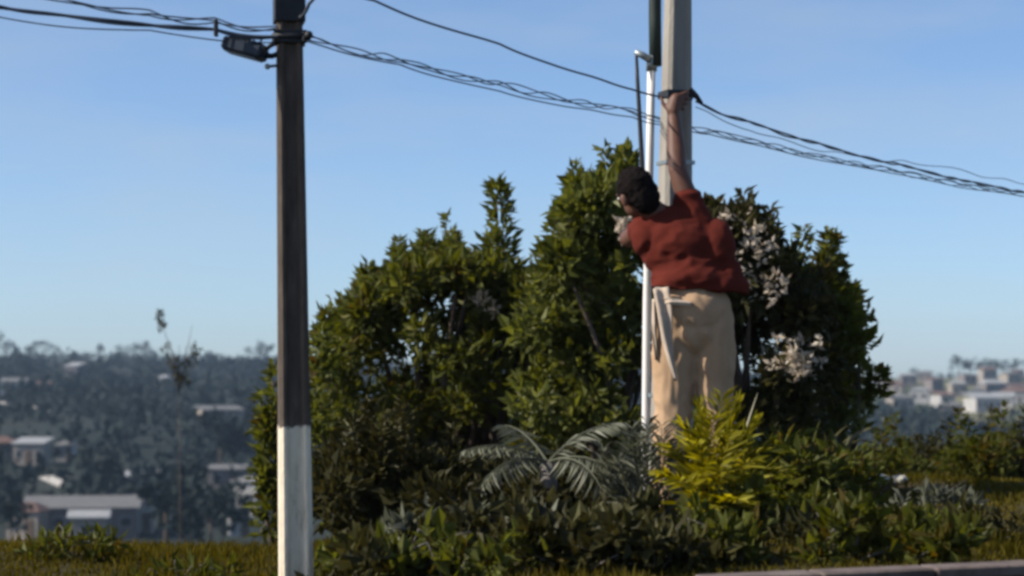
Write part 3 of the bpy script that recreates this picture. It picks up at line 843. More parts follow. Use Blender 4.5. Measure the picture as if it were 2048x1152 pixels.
# right pole
YR = 10.85
rp_root = foot(1352, YR)
rp = empty('utility_pole', rp_root, 'pale concrete pole on the right that the man holds on to', 'pole', 'concrete utility poles')
rotR = math.radians(20)
def rp_axis(z):
    t = (z - at(0, 1060, YR).z) / (at(0, 0, YR).z - at(0, 1060, YR).z)
    px = 1340 + 16 * t
    return Vector(((px - 1024) / FPX * YR, YR, z)), (max(.07, 0.20 - 0.085 * t), max(.06, 0.16 - 0.065 * t))
ax = [rp_axis(z) for z in (rp_root.z - .5, 2.0, 3.0, 4.0, 4.8)]
shaft('shaft', [a[0] for a in ax], [a[1] for a in ax], rotR, M['concrete'], rp)
RR = Matrix.Rotation(rotR, 3, 'Z')
YC = YR + .09
cz = [at(1292, py, YC) for py in (128, 300, 600, 900, 1075)]
cz[-1] = Vector((cz[-1].x - .01, cz[-1].y, ground_z(cz[-1].x, YC) - .03))
cz[0] = at(1303, 128, YC); cz[1] = at(1300, 300, YC); cz[2] = at(1294, 600, YC); cz[3] = at(1291, 900, YC); 
tube_obj('conduit', cz, .0195, M['pvc'], rp, 14)
tube_obj('upper_conduit', [at(1311, 132, YC), at(1310, 40, YC), at(1310, -200, YC), at(1312, -500, YC)], .031, M['dark_green'], rp, 14)
bm = bmesh.new()
add_tube(bm, [at(1303, 142, YC), at(1304, 112, YC)], .027, 12)
add_tube(bm, [at(1270, 104, YC - .02), at(1284, 110, YC - .02), at(1300, 120, YC - .02)], [.014, .018, .018], 8)
link('coupling', from_bm('coupling', bm, True), M['galv'], rp)
for py in (330, 560, 790):
    z = at(0, py, YC).z; p, (w, d) = rp_axis(z)
    bm = bmesh.new()
    for s in (-1, 1):
        add_box(bm, p + RR @ Vector((0, s * (d / 2 + .0025), 0)), (w + .010, .003, .018), RR)
        add_box(bm, p + RR @ Vector((s * (w / 2 + .0035), 0, 0)), (.003, d + .004, .018), RR)
    link('strap', from_bm('strap', bm), M['galv'], rp)
bm = bmesh.new()
add_tube(bm, [cz[-1] + Vector((0, 0, .03)), cz[-1] + Vector((0, 0, .065))], [.075, .068], 16)
link('collar', from_bm('collar', bm, False), M['pvc'], rp)
# wire clamp on the right pole
z = at(0, 190, YR).z; p, (w, d) = rp_axis(z)
bm = bmesh.new()
for s in (-1, 1):
    add_box(bm, p + RR @ Vector((0, s * (d / 2 + .005), 0)), (w + .016, .006, .035), RR, .001)
    add_box(bm, p + RR @ Vector((s * (w / 2 + .005), 0, 0)), (.006, d + .004, .035), RR, .001)
add_tube(bm, [at(1378, 178, YR - .09), at(1392, 192, YR - .08), at(1404, 206, YR - .05)], [.016, .014, .007], 8)
link('wire_clamp', from_bm('wire_clamp', bm), M['black'], rp)

# loose black cable left of the conduit
t = tube_obj('hanging_cable', [at(1273, 112, YC - .03), at(1275, 160, YC - .05), at(1279, 230, YC - .06), at(1284, 320, YC - .06), at(1287, 400, YC - .055), at(1290, 440, YC - .03)],
             [.008, .010, .011, .012, .011, .009], M['black'])
tag(t, 'loose black cable hanging beside the white conduit just above the man’s head', 'cable')


# ------------------------------------------------------------------ overhead cables
def catenary(pts, n=14, sag=0.0):
    out = []
    for i in range(len(pts) - 1):
        a, b = Vector(pts[i]), Vector(pts[i + 1])
        for k in range(n):
            t = k / n
            q = a.lerp(b, t); q.z -= sag * 4 * t * (1 - t)
            out.append(q)
    out.append(Vector(pts[-1]))
    return out


def bundle(name, pts, label, r=0.0065, n=2, off=0.012, pitch=0.30, parts_name='strand'):
    t = empty(name, pts[0], label, 'cable', 'overhead cables')
    base = catenary(pts, 60, 0.012)
    for k in range(n):
        q = []
        s = 0.0
        for i, p in enumerate(base):
            if i: s += (p - base[i - 1]).length
            a = 2 * math.pi * (s / pitch + k / n) + 2.2 * noise.noise(Vector((s * 2.3, k * 3.1, pts[0].z)))
            wob = 0.9 * noise.noise(Vector((s * 1.6, k * 7.7, 2.0)))
            q.append(p + Vector((0, math.cos(a) * off, (math.sin(a) + wob) * off)))
        tube_obj(parts_name, q, r, M['cable'], t, 6)
    return t


# left of the left pole
bundle('overhead_cable', [at(-260, -25, 8.2), at(0, 14, 8.35), at(430, 59, 8.58), at(556, 74, YL - .08)], 'thick dark cable running left from the dark pole', .0062, 2, .004, .5)
bundle('overhead_cable', [at(-260, -62, 8.3), at(60, -14, 8.42), at(300, 26, 8.55), at(430, 42, 8.62), at(556, 57, YL - .07)], 'loose upper cable bundle running left from the dark pole', .0030, 3, .010, .5)
bundle('overhead_cable', [at(-260, 10, 8.4), at(0, 34, 8.5), at(300, 62, 8.6), at(556, 84, YL - .05)], 'thin lowest cable running left from the dark pole', .0028, 1, .003, .8)
box = box_obj('cable_spacer', at(432, 56, 8.575), (.016, .03, .065), M['black'], None, None, .004)
tag(box, 'small dark spacer clip joining the cables left of the dark pole', 'clip')
# between the poles, behind the right pole and on
bundle('overhead_cable', [at(606, 72, YL - .07), at(800, 118, 9.15), at(1000, 168, 9.75), at(1265, 222, 10.7), at(1345, 240, 11.0), at(1420, 262, 11.35), at(1790, 341, 12.9), at(2048, 388, 14.2), at(2300, 428, 15.6)],
       'twisted cable bundle crossing between the two poles and on to the right', .0028, 3, .012, .6)
bundle('overhead_cable', [at(606, 80, YL - .07), at(800, 128, 9.15), at(1000, 182, 9.75), at(1265, 233, 10.7), at(1345, 250, 11.02), at(1420, 268, 11.37), at(1790, 347, 12.9), at(2048, 392, 14.2), at(2300, 432, 15.6)],
       'thin straight cable just under the twisted bundle', .0030, 1, .003, .9)
bundle('overhead_cable', [at(592, -56, YL - .06), at(750, 2, 9.1), at(1000, 88, 9.8), at(1265, 178, 10.66), at(1385, 200, YR - .08)], 'single upper cable descending to the clamp on the right pole', .0048, 1, .003, .9)
bundle('overhead_cable', [at(1392, 203, YR - .07), at(1500, 243, 11.2), at(1640, 287, 11.8), at(1800, 329, 12.6), at(2048, 384, 14.0), at(2300, 432, 15.6)], 'thick cable leaving the clamp on the right pole to the right', .0046, 2, .005, .5)
bundle('overhead_cable', [at(1392, 214, YR - .06), at(1500, 258, 11.25), at(1660, 303, 11.9), at(1880, 330, 13.0), at(2048, 366, 14.0), at(2300, 410, 15.6)], 'thin slack cable wavering above the cables at far right', .0024, 1, .008, .7)
bundle('overhead_cable', [at(600, 34, YL - .06), at(618, 8, YL - .12), at(640, -30, YL - .2), at(660, -90, YL - .25)], 'short cable rising from the top right of the dark pole', .007, 1, .002, .7)


# ------------------------------------------------------------------ the man
def capsule(bm, p0, r0, p1, r1, seg=18, hem=6, flat=None):
    p0, p1 = Vector(p0), Vector(p1)
    d = p1 - p0; L = d.length
    q = d.to_track_quat('Z', 'Y').to_matrix() if L > 1e-6 else Matrix.Identity(3)
    prof = []
    for i in range(hem + 1):
        a = -math.pi / 2 + i * (math.pi / 2) / hem
        prof.append((r0 * math.cos(a), r0 * math.sin(a)))
    for i in range(hem + 1):
        a = i * (math.pi / 2) / hem
        prof.append((r1 * math.cos(a), L + r1 * math.sin(a)))
    rings = []
    for (r, z) in prof[1:-1]:
        rings.append([bm.verts.new(p0 + q @ Vector((r * math.cos(k * 2 * math.pi / seg), r * math.sin(k * 2 * math.pi / seg), z))) for k in range(seg)])
    a = bm.verts.new(p0 + q @ Vector((0, 0, prof[0][1]))); b = bm.verts.new(p0 + q @ Vector((0, 0, prof[-1][1])))
    for k in range(seg):
        bm.faces.new((a, rings[0][(k + 1) % seg], rings[0][k]))
        bm.faces.new((b, rings[-1][k], rings[-1][(k + 1) % seg]))
    for i in range(len(rings) - 1):
        for k in range(seg):
            bm.faces.new((rings[i][k], rings[i][(k + 1) % seg], rings[i + 1][(k + 1) % seg], rings[i + 1][k]))


def ellipsoid(bm, c, s, rot=None):
    M4 = Matrix.Translation(Vector(c))
    if rot is not None: M4 = M4 @ rot.to_4x4()
    M4 = M4 @ Matrix.Diagonal((s[0], s[1], s[2], 1))
    bmesh.ops.create_uvsphere(bm, u_segments=24, v_segments=16, radius=1.0, matrix=M4)


def sculpt(name, bm, mat, parent, voxel=0.008, smooth=6, folds=None):
    """fuse overlapping forms into one continuous skin"""
    me = from_bm(name + '_forms', bm)
    tmp = bpy.data.objects.new(name + '_tmp', me); COL.objects.link(tmp)
    r = tmp.modifiers.new('fuse', 'REMESH'); r.mode = 'VOXEL'; r.voxel_size = voxel; r.use_smooth_shade = True
    s = tmp.modifiers.new('soften', 'SMOOTH'); s.iterations = smooth; s.factor = 0.5
    dg = bpy.context.evaluated_depsgraph_get(); dg.update()
    out = bpy.data.meshes.new_from_object(tmp.evaluated_get(dg))
    bpy.data.objects.remove(tmp); bpy.data.meshes.remove(me)
    out.name = name
    if folds:
        nr = [v.normal.copy() for v in out.vertices]
        for v, nn in zip(out.vertices, nr):
            v.co += nn * folds(v.co)
        out.update()
    for p in out.polygons: p.use_smooth = True
    out.materials.clear()
    return link(name, out, mat, parent)


YM = 10.5
def B(px, py, dy=0.0):
    p = at(px, py, YM); return Vector((p.x, YM + dy, p.z))

man_root = foot(1390, YM)
man = empty('person', man_root, 'man in maroon shirt and khaki trousers, one arm raised, clinging to the right pole', 'person')
gz = man_root.z + .02

hipL, hipR = B(1350, 640, -.02), B(1424, 640, -.02)
kneeL, kneeR = B(1342, 845, -.03), B(1432, 845, -.02)
ankL, ankR = Vector((B(1338, 1040).x, YM - .06, gz + .08)), Vector((B(1430, 1040).x, YM - .05, gz + .08))
pelvis = B(1386, 610, -.02); belly = B(1380, 555, 0); chest = B(1360, 490, .02); neckb = B(1322, 436, .02)
shL, shR = B(1296, 452, .03), B(1394, 452, .02)
elL, wrL = B(1262, 470, .26), B(1318, 452, .49)
elR, wrR = B(1356, 338, .04), B(1352, 226, .15)
head_c = B(1272, 386, .0)
Rh = Matrix.Rotation(math.radians(-24), 3, 'Y') @ Matrix.Rotation(math.radians(38), 3, 'Z')

bm = bmesh.new()
ellipsoid(bm, head_c + Vector((0, 0, .015)), (.080, .098, .100), Rh)
ellipsoid(bm, head_c + Rh @ Vector((0, .028, -.050)), (.058, .066, .062), Rh)
ellipsoid(bm, head_c + Rh @ Vector((0, .100, -.012)), (.014, .018, .024), Rh)      # nose
ellipsoid(bm, head_c + Rh @ Vector((0, .086, -.058)), (.024, .014, .010), Rh)      # mouth
ellipsoid(bm, head_c + Rh @ Vector((0, .082, .030)), (.050, .014, .012), Rh)       # brow
for s in (-1, 1):
    ellipsoid(bm, head_c + Rh @ Vector((s * .086, .004, -.012)), (.013, .020, .031), Rh)
capsule(bm, neckb, .062, head_c + Rh @ Vector((0, -.012, -.045)), .055)
capsule(bm, neckb, .068, shL, .052); capsule(bm, neckb, .068, shR, .056)
ellipsoid(bm, chest, (.155, .105, .16)); ellipsoid(bm, belly, (.145, .10, .14)); ellipsoid(bm, pelvis, (.15, .11, .12))
capsule(bm, chest, .095, pelvis, .10)
for sh, el, wr in ((shL, elL, wrL), (shR, elR, wrR)):
    capsule(bm, sh, .060, sh.lerp(el, .45), .055); capsule(bm, sh.lerp(el, .45), .055, el, .043)
    capsule(bm, el, .043, el.lerp(wr, .32), .047); capsule(bm, el.lerp(wr, .32), .047, wr, .029)
for hp, kn, an in ((hipL, kneeL, ankL), (hipR, kneeR, ankR)):
    capsule(bm, hp, .085, kn, .056); capsule(bm, kn, .054, kn.lerp(an, .35), .056); capsule(bm, kn.lerp(an, .35), .056, an, .036)
    capsule(bm, an + Vector((0, -.03, -.045)), .030, an + Vector((0, .15, -.052)), .026)
# hands: palm flat on the pole, fingers curling round its edge, thumb to the other side
def hand(wr, side):
    palm0 = wr + Vector((0, .0, .03)); palm1 = wr + Vector((side * .012, .008, .085))
    capsule(bm, wr, .026, palm0, .030); capsule(bm, palm0, .029, palm1, .030)
    capsule(bm, palm0 + Vector((-side * .012, 0, 0)), .024, palm1 + Vector((-side * .014, 0, -.008)), .024)
    ln = (.044, .050, .047, .036)
    for k in range(4):
        b = palm1 + Vector((side * (.020 - .004 * k), .0, .022 - .020 * k))
        j1 = b + Vector((side * ln[k] * .75, .012, .014 - .007 * k))
        j2 = j1 + Vector((side * .008, ln[k] * .72, .002))
        j3 = j2 + Vector((-side * .014, ln[k] * .45, 0))
        capsule(bm, b, .0098, j1, .0090, 10, 4); capsule(bm, j1, .0090, j2, .0084, 10, 4); capsule(bm, j2, .0084, j3, .0074, 10, 4)
    tb = palm0 + Vector((-side * .026, .006, .008)); tj = tb + Vector((-side * .026, .008, .030)); te = tj + Vector((-side * .006, .016, .028))
    capsule(bm, tb, .0125, tj, .0105, 10, 4); capsule(bm, tj, .0105, te, .0088, 10, 4)
hand(wrR, 1)
n0 = len(bm.verts); hand(Vector((0, 0, 0)), -1)
bm.verts.ensure_lookup_table()
turn = Matrix.Rotation(math.radians(80), 3, 'Y')
for v in bm.verts[n0:]: v.co = wrL + turn @ Vector((v.co.x, -v.co.y, v.co.z))
sculpt('body', bm, M['skin'], man, 0.0065, 5)

bm = bmesh.new()
ellipsoid(bm, head_c + Rh @ Vector((0, -.014, .024)), (.086, .098, .098), Rh)
ellipsoid(bm, head_c + Rh @ Vector((0, -.046, -.030)), (.074, .064, .090), Rh)
sculpt('hair', bm, M['hair'], man, 0.007, 3, lambda c: .007 * noise.noise(c * 42) + .005 * noise.noise(c * 95))
for s in (-1, 1):
    bm = bmesh.new(); ellipsoid(bm, head_c + Rh @ Vector((s * .030, .087, .010)), (.012, .008, .008), Rh)
    link('eye', from_bm('eye', bm, True), M['eye'], man)

bm = bmesh.new()
ellipsoid(bm, chest + Vector((.004, -.005, -.01)), (.195, .135, .165)); ellipsoid(bm, belly + Vector((0, -.005, 0)), (.185, .135, .15))
capsule(bm, neckb + Vector((.005, 0, -.02)), .080, shL + Vector((-.015, 0, -.02)), .074); capsule(bm, neckb + Vector((0, 0, -.02)), .080, shR, .082)
ellipsoid(bm, B(1388, 560, -.02), (.186, .140, .090)); ellipsoid(bm, B(1455, 552, -.01), (.075, .09, .085)); capsule(bm, B(1345, 578, -.04), .10, B(1440, 582, -.04), .10); ellipsoid(bm, B(1468, 575, -.02), (.07, .08, .08))
ellipsoid(bm, B(1432, 500, .0), (.092, .10, .15))
ellipsoid(bm, B(1288, 480, .01), (.062, .085, .085), Matrix.Rotation(math.radians(-20), 3, 'Y'))
capsule(bm, shL, .070, shL.lerp(elL, .40), .062); capsule(bm, shR, .084, shR.lerp(elR, .46), .070)
def shirt_folds(c):
    a = noise.noise(Vector((c.x * 5 + c.z * 6, c.y * 4, c.z * 9 - c.x * 7)))
    b = noise.noise(Vector((c.x * 13 - c.z * 9, c.y * 10 + 4, c.z * 19 + c.x * 9)))
    return .016 * (0.5 - abs(a)) + .009 * (0.4 - abs(b)) - .006
o = sculpt('shirt', bm, M['shirt'], man, 0.009, 6, shirt_folds)
for v in o.data.vertices:                       # cut the hem
    hem = at(0, 574 + (v.co.x - at(1310, 0, YM).x) * FPX / YM * .075, YM).z + .006 * math.sin(v.co.x * 38)
    if v.co.z < hem:
        v.co.z = hem - (hem - v.co.z) * .06

bm = bmesh.new()
ellipsoid(bm, B(1387, 622, -.025), (.180, .130, .14)); capsule(bm, B(1350, 640, -.02), .106, B(1344, 740, -.02), .096); capsule(bm, B(1424, 640, -.02), .106, B(1430, 740, -.02), .096)
ellipsoid(bm, B(1387, 668, -.02), (.186, .118, .11))
for a, b, c in ((hipL, kneeL, ankL), (hipR, kneeR, ankR)):
    capsule(bm, a + Vector((0, 0, -.15)), .096, b, .090); capsule(bm, b, .090, c + Vector((0, 0, .05)), .080)
def trouser_folds(c):
    a = noise.noise(Vector((c.x * 7 + 3, c.y * 5, c.z * 7 + c.x * 9)))
    b = noise.noise(Vector((c.x * 17 + c.z * 8, c.y * 13, c.z * 9 - c.x * 11)))
    return .018 * (0.4 - abs(a)) + .010 * (0.35 - abs(b)) - .004
sculpt('trousers', bm, M['khaki'], man, 0.009, 5, trouser_folds)

# pale strips at the left hip painting the trousers' sunlit folds, one hanging
def ribbon(bm, path, widths, thick=.007, wave=.010, seed=0.0):
    """a strip standing for a sunlit trouser fold: rippled across its width, with thickness"""
    pts = [Vector(p) for p in path]; rows = []
    n = 18
    for i in range(n + 1):
        t = i / n * (len(pts) - 1); k = min(int(t), len(pts) - 2); f = t - k
        q = pts[k].lerp(pts[k + 1], f); w = widths[k] * (1 - f) + widths[k + 1] * f
        d = (pts[k + 1] - pts[k]).normalized(); sd = d.cross(Vector((0, -1, 0))).normalized()
        rows.append([(q + sd * w * (j / 6 - .5) + Vector((0, -wave * math.sin(j * 1.35 + seed + i * .22) - .004 * noise.noise(q * 40 + Vector((j, 0, 0))), 0))) for j in range(7)])
    fr = [[bm.verts.new(p) for p in r] for r in rows]; bk = [[bm.verts.new(p + Vector((0, thick, 0))) for p in r] for r in rows]
    for i in range(n):
        for j in range(6):
            bm.faces.new((fr[i][j], fr[i][j + 1], fr[i + 1][j + 1], fr[i + 1][j])); bm.faces.new((bk[i][j], bk[i + 1][j], bk[i + 1][j + 1], bk[i][j + 1]))
        bm.faces.new((fr[i][0], fr[i + 1][0], bk[i + 1][0], bk[i][0])); bm.faces.new((fr[i][6], bk[i][6], bk[i + 1][6], fr[i + 1][6]))
    for e in (0, n):
        for j in range(6): bm.faces.new((fr[e][j], fr[e][j + 1], bk[e][j + 1], bk[e][j]))


bm = bmesh.new()
YW = -.150
ribbon(bm, [B(1318, 578, YW + .02), B(1325, 625, YW - .01), B(1330, 680, YW), B(1338, 725, YW), B(1347, 762, YW + .005)], [.075, .070, .050, .030, .016], seed=.4)
ribbon(bm, [B(1306, 608, YW + .05), B(1335, 605, YW - .012), B(1378, 611, YW - .014)], [.030, .036, .018], wave=.005, seed=1.0)
ribbon(bm, [B(1309, 600, YW + .05), B(1306, 660, YW + .05), B(1310, 720, YW + .06)], [.034, .026, .012], seed=2.0)
bmesh.ops.recalc_face_normals(bm, faces=bm.faces)
link('sunlit_folds', from_bm('sunlit_folds', bm, True), M['fold_highlight'], man)
for an in (ankL, ankR):
    bm = bmesh.new()
    capsule(bm, an + Vector((0, -.035, -.045)), .043, an + Vector((0, .15, -.055)), .038)
    capsule(bm, an + Vector((0, 0, .0)), .046, an + Vector((0, -.02, -.04)), .046)
    o = sculpt('shoe', bm, M['shoe'], man, 0.008, 3)
    for v in o.data.vertices: v.co.z = max(v.co.z, gz - .01)


# ------------------------------------------------------------------ far slope: houses
def house(px, y, w, h, d, rot, wall, roof, label, roof_h=1.2, windows=2, name='house', door=True, shed=False, sink=0.6, gap=0.0):
    f = foot(px, y)
    t = empty(name, f, label, 'house', 'houses on the far slope')
    Rz = Matrix.Rotation(math.radians(rot), 3, 'Z')
    def W(x, yy, z): return f + Rz @ Vector((x, yy, z))
    box_obj('wall', W(0, 0, (h - sink) / 2), (w, d, h + sink), wall, t, Rz)
    bm = bmesh.new()
    e = .35
    if shed:
        v = [W(-w / 2 - e, -d / 2 - e, h + .02), W(w / 2 + e, -d / 2 - e, h + .02), W(w / 2 + e, d / 2 + e, h + roof_h), W(-w / 2 - e, d / 2 + e, h + roof_h)]
        lo = [bm.verts.new(p) for p in v]; hi = [bm.verts.new(p + Vector((0, 0, .15))) for p in v]
        bm.faces.new(lo[::-1]); bm.faces.new(hi)
        for k in range(4): bm.faces.new((lo[k], lo[(k + 1) % 4], hi[(k + 1) % 4], hi[k]))
    else:
        v = [bm.verts.new(W(x, yy, h + .03)) for x, yy in ((-w / 2 - e, -d / 2 - e), (w / 2 + e, -d / 2 - e), (w / 2 + e, d / 2 + e), (-w / 2 - e, d / 2 + e))]
        a = bm.verts.new(W(-w / 2 + d * .3, 0, h + roof_h)); b = bm.verts.new(W(w / 2 - d * .3, 0, h + roof_h))
        bm.faces.new((v[0], v[1], b, a)); bm.faces.new((v[2], v[3], a, b)); bm.faces.new((v[1], v[2], b)); bm.faces.new((v[3], v[0], a)); bm.faces.new(v[::-1])
    bmesh.ops.recalc_face_normals(bm, faces=bm.faces)
    link('roof', from_bm('roof', bm), roof, t)
    n = windows + (1 if door else 0)
    for k in range(n):
        x = -w / 2 + w * (k + .5) / n
        if door and k == n // 2:
            box_obj('door', W(x, -d / 2 - .02, 1.05), (.9, .10, 2.1), M['door'], t, Rz)
        else:
            wi = box_obj('window', W(x, -d / 2 - .02, h * .55), (min(1.5, w / n * .55), .10, 1.1), M['render_white'], t, Rz)
            box_obj('pane', W(x, -d / 2 - .085, h * .55), (min(1.5, w / n * .55) - .2, .03, .9), M['glass'], wi, Rz)
    return t


house(165, 236, 11.5, 3.0, 6, 8, M['render_grey'], M['roof_grey'], 'long grey building with flat grey roof, lowest on the left slope', 1.0, 4, shed=True)
house(178, 228, 3.6, 2.6, 3, 8, M['render_cream'], M['roof_white'], 'small shed with white sheet roof in front of the long grey building', .6, 1, shed=True, door=False)
house(60, 232, 3.4, 3.0, 4, -12, M['render_cream'], M['roof_tile'], 'small cream house with clay roof left of the long grey building', .9, 1)
house(275, 242, 3.2, 3.2, 4, 14, M['render_white'], M['roof_grey'], 'small white house right of the long grey building', .8, 1)
house(66, 345, 4.6, 3.2, 5, -5, M['render_cream'], M['roof_white'], 'white roofed house halfway up the left slope', .8, 2, shed=True)
house(6, 352, 4.2, 2.4, 5, 6, M['render_grey'], M['roof_tile'], 'white house with clay roof at the left edge of the picture', 1.0, 2)
house(132, 352, 2.8, 2.6, 3, 0, M['render_white'], M['roof_grey'], 'tiny white house standing alone on the left slope', .7, 1)
house(285, 290, 4.2, 2.2, 4, 3, M['render_grey'], M['roof_white'], 'white roofed hut above the long grey building', .5, 1, shed=True)
house(500, 262, 3.6, 3.8, 4, -20, M['render_white'], M['roof_grey'], 'pale house beside the left pole', .7, 2)
house(455, 300, 4.6, 2.4, 4, 0, M['render_grey'], M['roof_grey'], 'grey roofed hut left of the pale house by the pole', .5, 1, shed=True)
house(478, 240, 2.2, 2.4, 3, 10, M['render_white'], M['roof_grey'], 'lowest little white hut near the left pole', .5, 1, shed=True)
house(1965, 560, 7.0, 3.4, 7, 15, M['render_white'], M['roof_white'], 'white roofed farmhouse on the right slope', 1.2, 3, shed=True)
house(1900, 520, 5.0, 3.0, 5, 0, M['render_cream'], M['roof_grey'], 'cream farmhouse below the white roofed farmhouse', 1.0, 2)
house(2030, 640, 8.0, 3.4, 7, -8, M['render_white'], M['roof_tile'], 'white house with clay roof at the right edge of the picture', 1.4, 3)
house(1800, 610, 6.0, 3.0, 6, 10, M['render_cream'], M['roof_grey'], 'cream house low on the right slope near the bush', 1.1, 2)
walls = ['render_white', 'render_cream', 'render_grey']; roofs = ['roof_grey', 'roof_white', 'roof_tile']
colw = ['pale', 'cream', 'grey']; colr = ['grey', 'white', 'clay']
ORD = ['first', 'second', 'third', 'fourth', 'fifth', 'sixth', 'seventh', 'eighth', 'ninth', 'tenth', 'eleventh', 'twelfth', 'thirteenth', 'fourteenth', 'fifteenth', 'sixteenth']
def specks(spots, text):
    """tiny far houses, labelled in their order across the slope"""
    for k, (px, y) in enumerate(sorted(spots)):
        r = (k * 2 + k // 3) % 3
        house(px, y, random.uniform(4, 8), random.uniform(2.6, 4.2), random.uniform(4, 7), random.uniform(-25, 25), M[walls[k % 3]], M[roofs[r]],
              'tiny %s house with %s roof %s' % (colw[k % 3], colr[r], text % ORD[k]), random.uniform(.6, 1.4), 2, shed=(k % 2 == 0), door=False)
specks([(28, 560), (88, 590), (150, 700), (330, 640), (440, 430)],
       'high on the left slope, %s from the left edge')
specks([(1785, 700), (1815, 790), (1840, 650), (1868, 740), (1885, 610), (1915, 700), (1935, 780), (1955, 660), (1985, 720), (2005, 600), (2020, 780), (2042, 700), (1760, 780), (1975, 820), (1850, 830), (2035, 840)],
       'high on the right slope, %s from the bush')
# retaining wall / lane on the left slope
def lane_wall(px0, y0, px1, y1, h, label):
    a, b = foot(px0, y0), foot(px1, y1)
    d = b - a; R_ = Matrix.Rotation(math.atan2(d.y, d.x), 3, 'Z') @ Matrix.Rotation(-math.atan2(d.z, math.hypot(d.x, d.y)), 3, 'Y')
    o = box_obj('garden_wall', (a + b) / 2 + Vector((0, 0, h * .4)), (d.length, .3, h), M['render_white'], None, R_)
    tag(o, label, 'wall', 'garden walls on the far slope')
lane_wall(75, 326, 128, 305, 1.0, 'white garden wall slanting down the left slope below the houses')
lane_wall(0, 520, 100, 500, 1.2, 'long pale wall high on the left slope')


# ------------------------------------------------------------------ far trees
def far_tree(px, y, h, label, name='far_tree', wide=0.5, n=170, group='trees on the skyline', lift=0.0):
    f = foot(px, y)
    t = empty(name, f, label, 'tree', group)
    tube_obj('trunk', [f, f + Vector((.1, 0, h * .35)), f + Vector((0, 0, h * .7))], [h * .035, h * .025, h * .01], M['bark'], t, 6)
    pr = []
    for k in range(6):
        c = np.array(f) + np.array([random.uniform(-.35, .35) * h * wide * 1.6, random.uniform(-.3, .3) * h * wide, h * random.uniform(.45, .9)])
        r = h * random.uniform(.13, .24)
        pr.append(clump(c, (r * (wide + .5), r * (wide + .5), r), n // 6, h * .11, h * .075, .3))
    V, F, T = merge(pr)
    o = link('crown', np_mesh('crown', V, F, T), M['far_leaf'], t); o['kind'] = 'stuff'
    return t


sky_left = [(8, 880, 11, .6), (30, 890, 7, .6), (58, 890, 7, .5), (88, 885, 8, .7), (112, 900, 5, .6), (200, 890, 6, .3), (238, 892, 5, .5), (262, 885, 6, .6), (286, 885, 7.5, .6), (300, 890, 5, .7), (420, 890, 4, .8), (508, 885, 6.5, .8), (532, 885, 9, .5)]
ordn = ['first', 'second', 'third', 'fourth', 'fifth', 'sixth', 'seventh', 'eighth', 'ninth', 'tenth', 'eleventh', 'twelfth', 'thirteenth']
for k, (px, y, h, w) in enumerate(sky_left):
    far_tree(px, y, h, ('far tree on the left skyline, %s from the left edge' % ordn[k]), wide=w)
sky_right = [(1735, 840, 7, .5), (1765, 850, 5, .6), (1830, 870, 5, .8), (1855, 870, 4, .6), (1918, 860, 9, .5), (1940, 865, 8, .7), (1962, 865, 8, .6), (1988, 865, 9, .5), (2012, 865, 7, .6), (2040, 870, 7, .6)]
for k, (px, y, h, w) in enumerate(sky_right):
    far_tree(px, y, h, ('far tree on the right skyline, %s from the big bush' % ordn[k]), wide=w)
# dark trees in the valley, left
for k, (px, y, h, w, lb) in enumerate([(330, 205, 8, .6, 'dark valley tree right of the long grey building'), (375, 215, 9, .6, 'tallest dark valley tree right of the long grey building'), (420, 200, 7, .6, 'dark valley tree nearest the huts by the left pole'),
                                       (20, 215, 5, .6, 'dark valley tree at the left edge below the houses'), (440, 330, 9, .6, 'dark tree on the slope above the pale house'), (200, 300, 6, .7, 'dark tree above the long grey building')]):
    far_tree(px, y, h, lb, 'valley_tree', w, 420, 'dark trees in the valley')


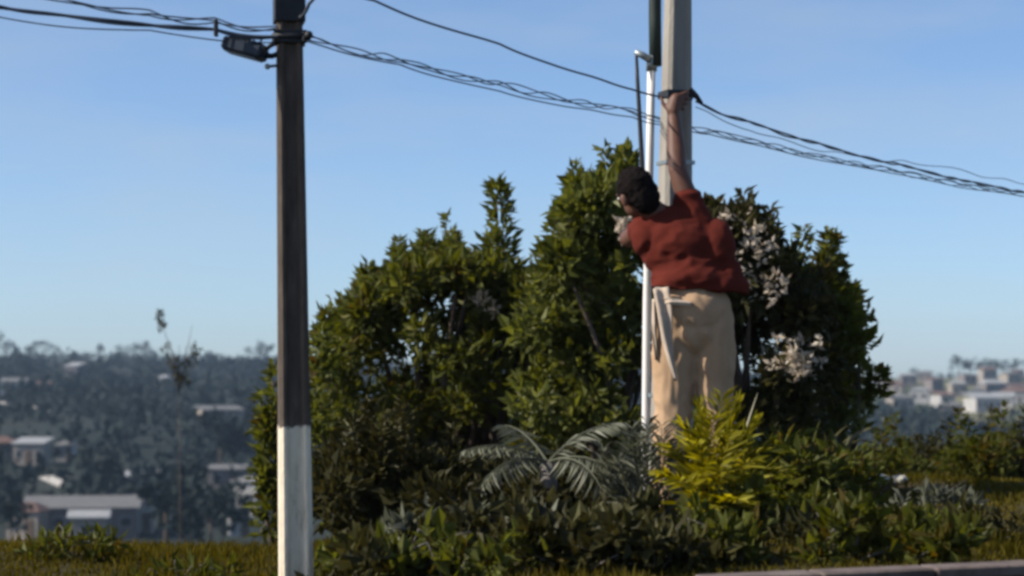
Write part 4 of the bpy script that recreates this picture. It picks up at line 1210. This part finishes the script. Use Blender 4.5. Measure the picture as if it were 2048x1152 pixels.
def build_wood():
    n = 7600
    parts = []
    y = 250 + 660 * RNG.random(n) ** 0.75
    u = RNG.random(n) * 2 - 1
    x = u * 0.38 * y
    nz = np.sin(x / 31.0 + 2) * np.sin(y / 47.0 + x / 90.0) + 0.5 * np.sin(x / 13.0 - y / 21.0)
    pasture = (x > 60) & (y > 470)
    town = (x < -30) & (y < 400) & (u < -0.40)
    keep = np.where(pasture, nz > 0.9, np.where(town, nz > -0.15, nz > -0.7))
    x, y = x[keep], y[keep]
    z = height(x, y); n = len(x)
    k = 9
    hh = 2.0 + 3.0 * RNG.random(n)
    hh = np.where(y > 820, hh * 0.6, hh)
    P = np.repeat(np.stack([x, y, z], 1), k, 0); H = np.repeat(hh, k)
    off = RNG.normal(size=(n * k, 3)) * np.stack([H * .32, H * .32, H * .22], 1) + np.stack([0 * H, 0 * H, H * .5], 1)
    D = RNG.normal(size=(n * k, 3)) + np.array([0, 0, .5])
    V, F = leaf_arrays(P + off, D, H * .5, H * .36, .25)
    T = np.repeat(np.repeat(RNG.random(n), k) * .7 + .3 * RNG.random(n * k), 2)
    o = link('far_wood', np_mesh('far_wood', V, F, T), M['far_leaf'])
    tag(o, 'dark scrubby wood covering the far slopes', 'wood', kind='stuff')


build_wood()

# bare sapling with a dark spike in the middle distance
f = foot(352, 42)
sp = empty('bare_sapling', f, 'slender bare sapling with a dark spike against the left hills', 'tree')
bm = bmesh.new()
top = at(358, 745, 42)
add_tube(bm, [f, f.lerp(top, .5) + Vector((.05, 0, 0)), top], [.008, .007, .008], 6)
for (px, py) in [(320, 640), (330, 690), (345, 700), (372, 690), (384, 650), (392, 705), (358, 690), (378, 720)]:
    e = at(px, py, 42 + random.uniform(-.2, .2)); b = top.lerp(f, random.uniform(0, .06))
    add_tube(bm, [b, b.lerp(e, .5) + Vector((random.uniform(-.04, .04), 0, -.04)), e], [.012, .009, .004], 5)
link('trunk', from_bm('trunk', bm, True), M['bark'], sp)
pr = [shoot(at(322, 668, 42), at(319, 622, 42), 60, .10, .05, .05, (0, .4))]
for (px, py) in [(332, 700), (345, 725), (358, 755), (370, 765), (378, 735), (388, 712), (350, 745), (392, 700), (362, 735)]:
    pr.append(clump(at(px, py, 42), (.08, .08, .12), 26, .09, .04, .4, (0, .6)))
V, F, T = merge(pr)
o = link('crown', np_mesh('crown', V, F, T), M['dark_leaf'], sp); o['kind'] = 'stuff'


# ------------------------------------------------------------------ the air
bm = bmesh.new()
add_box(bm, (0, 715, 12), (1640, 1590, 64))
hz = link('haze', from_bm('haze', bm))
hm = bpy.data.materials.new('air'); hm.use_nodes = True
hn = hm.node_tree.nodes; hn.clear()
pv = hn.new('ShaderNodeVolumePrincipled'); ho = hn.new('ShaderNodeOutputMaterial')
pv.inputs['Color'].default_value = (0.55, 0.75, 1.0, 1.0)
pv.inputs['Density'].default_value = 0.00016
hm.node_tree.links.new(pv.outputs[0], ho.inputs['Volume'])
hz.data.materials.append(hm)
tag(hz, 'thin blue haze over the valley', 'haze', kind='stuff')
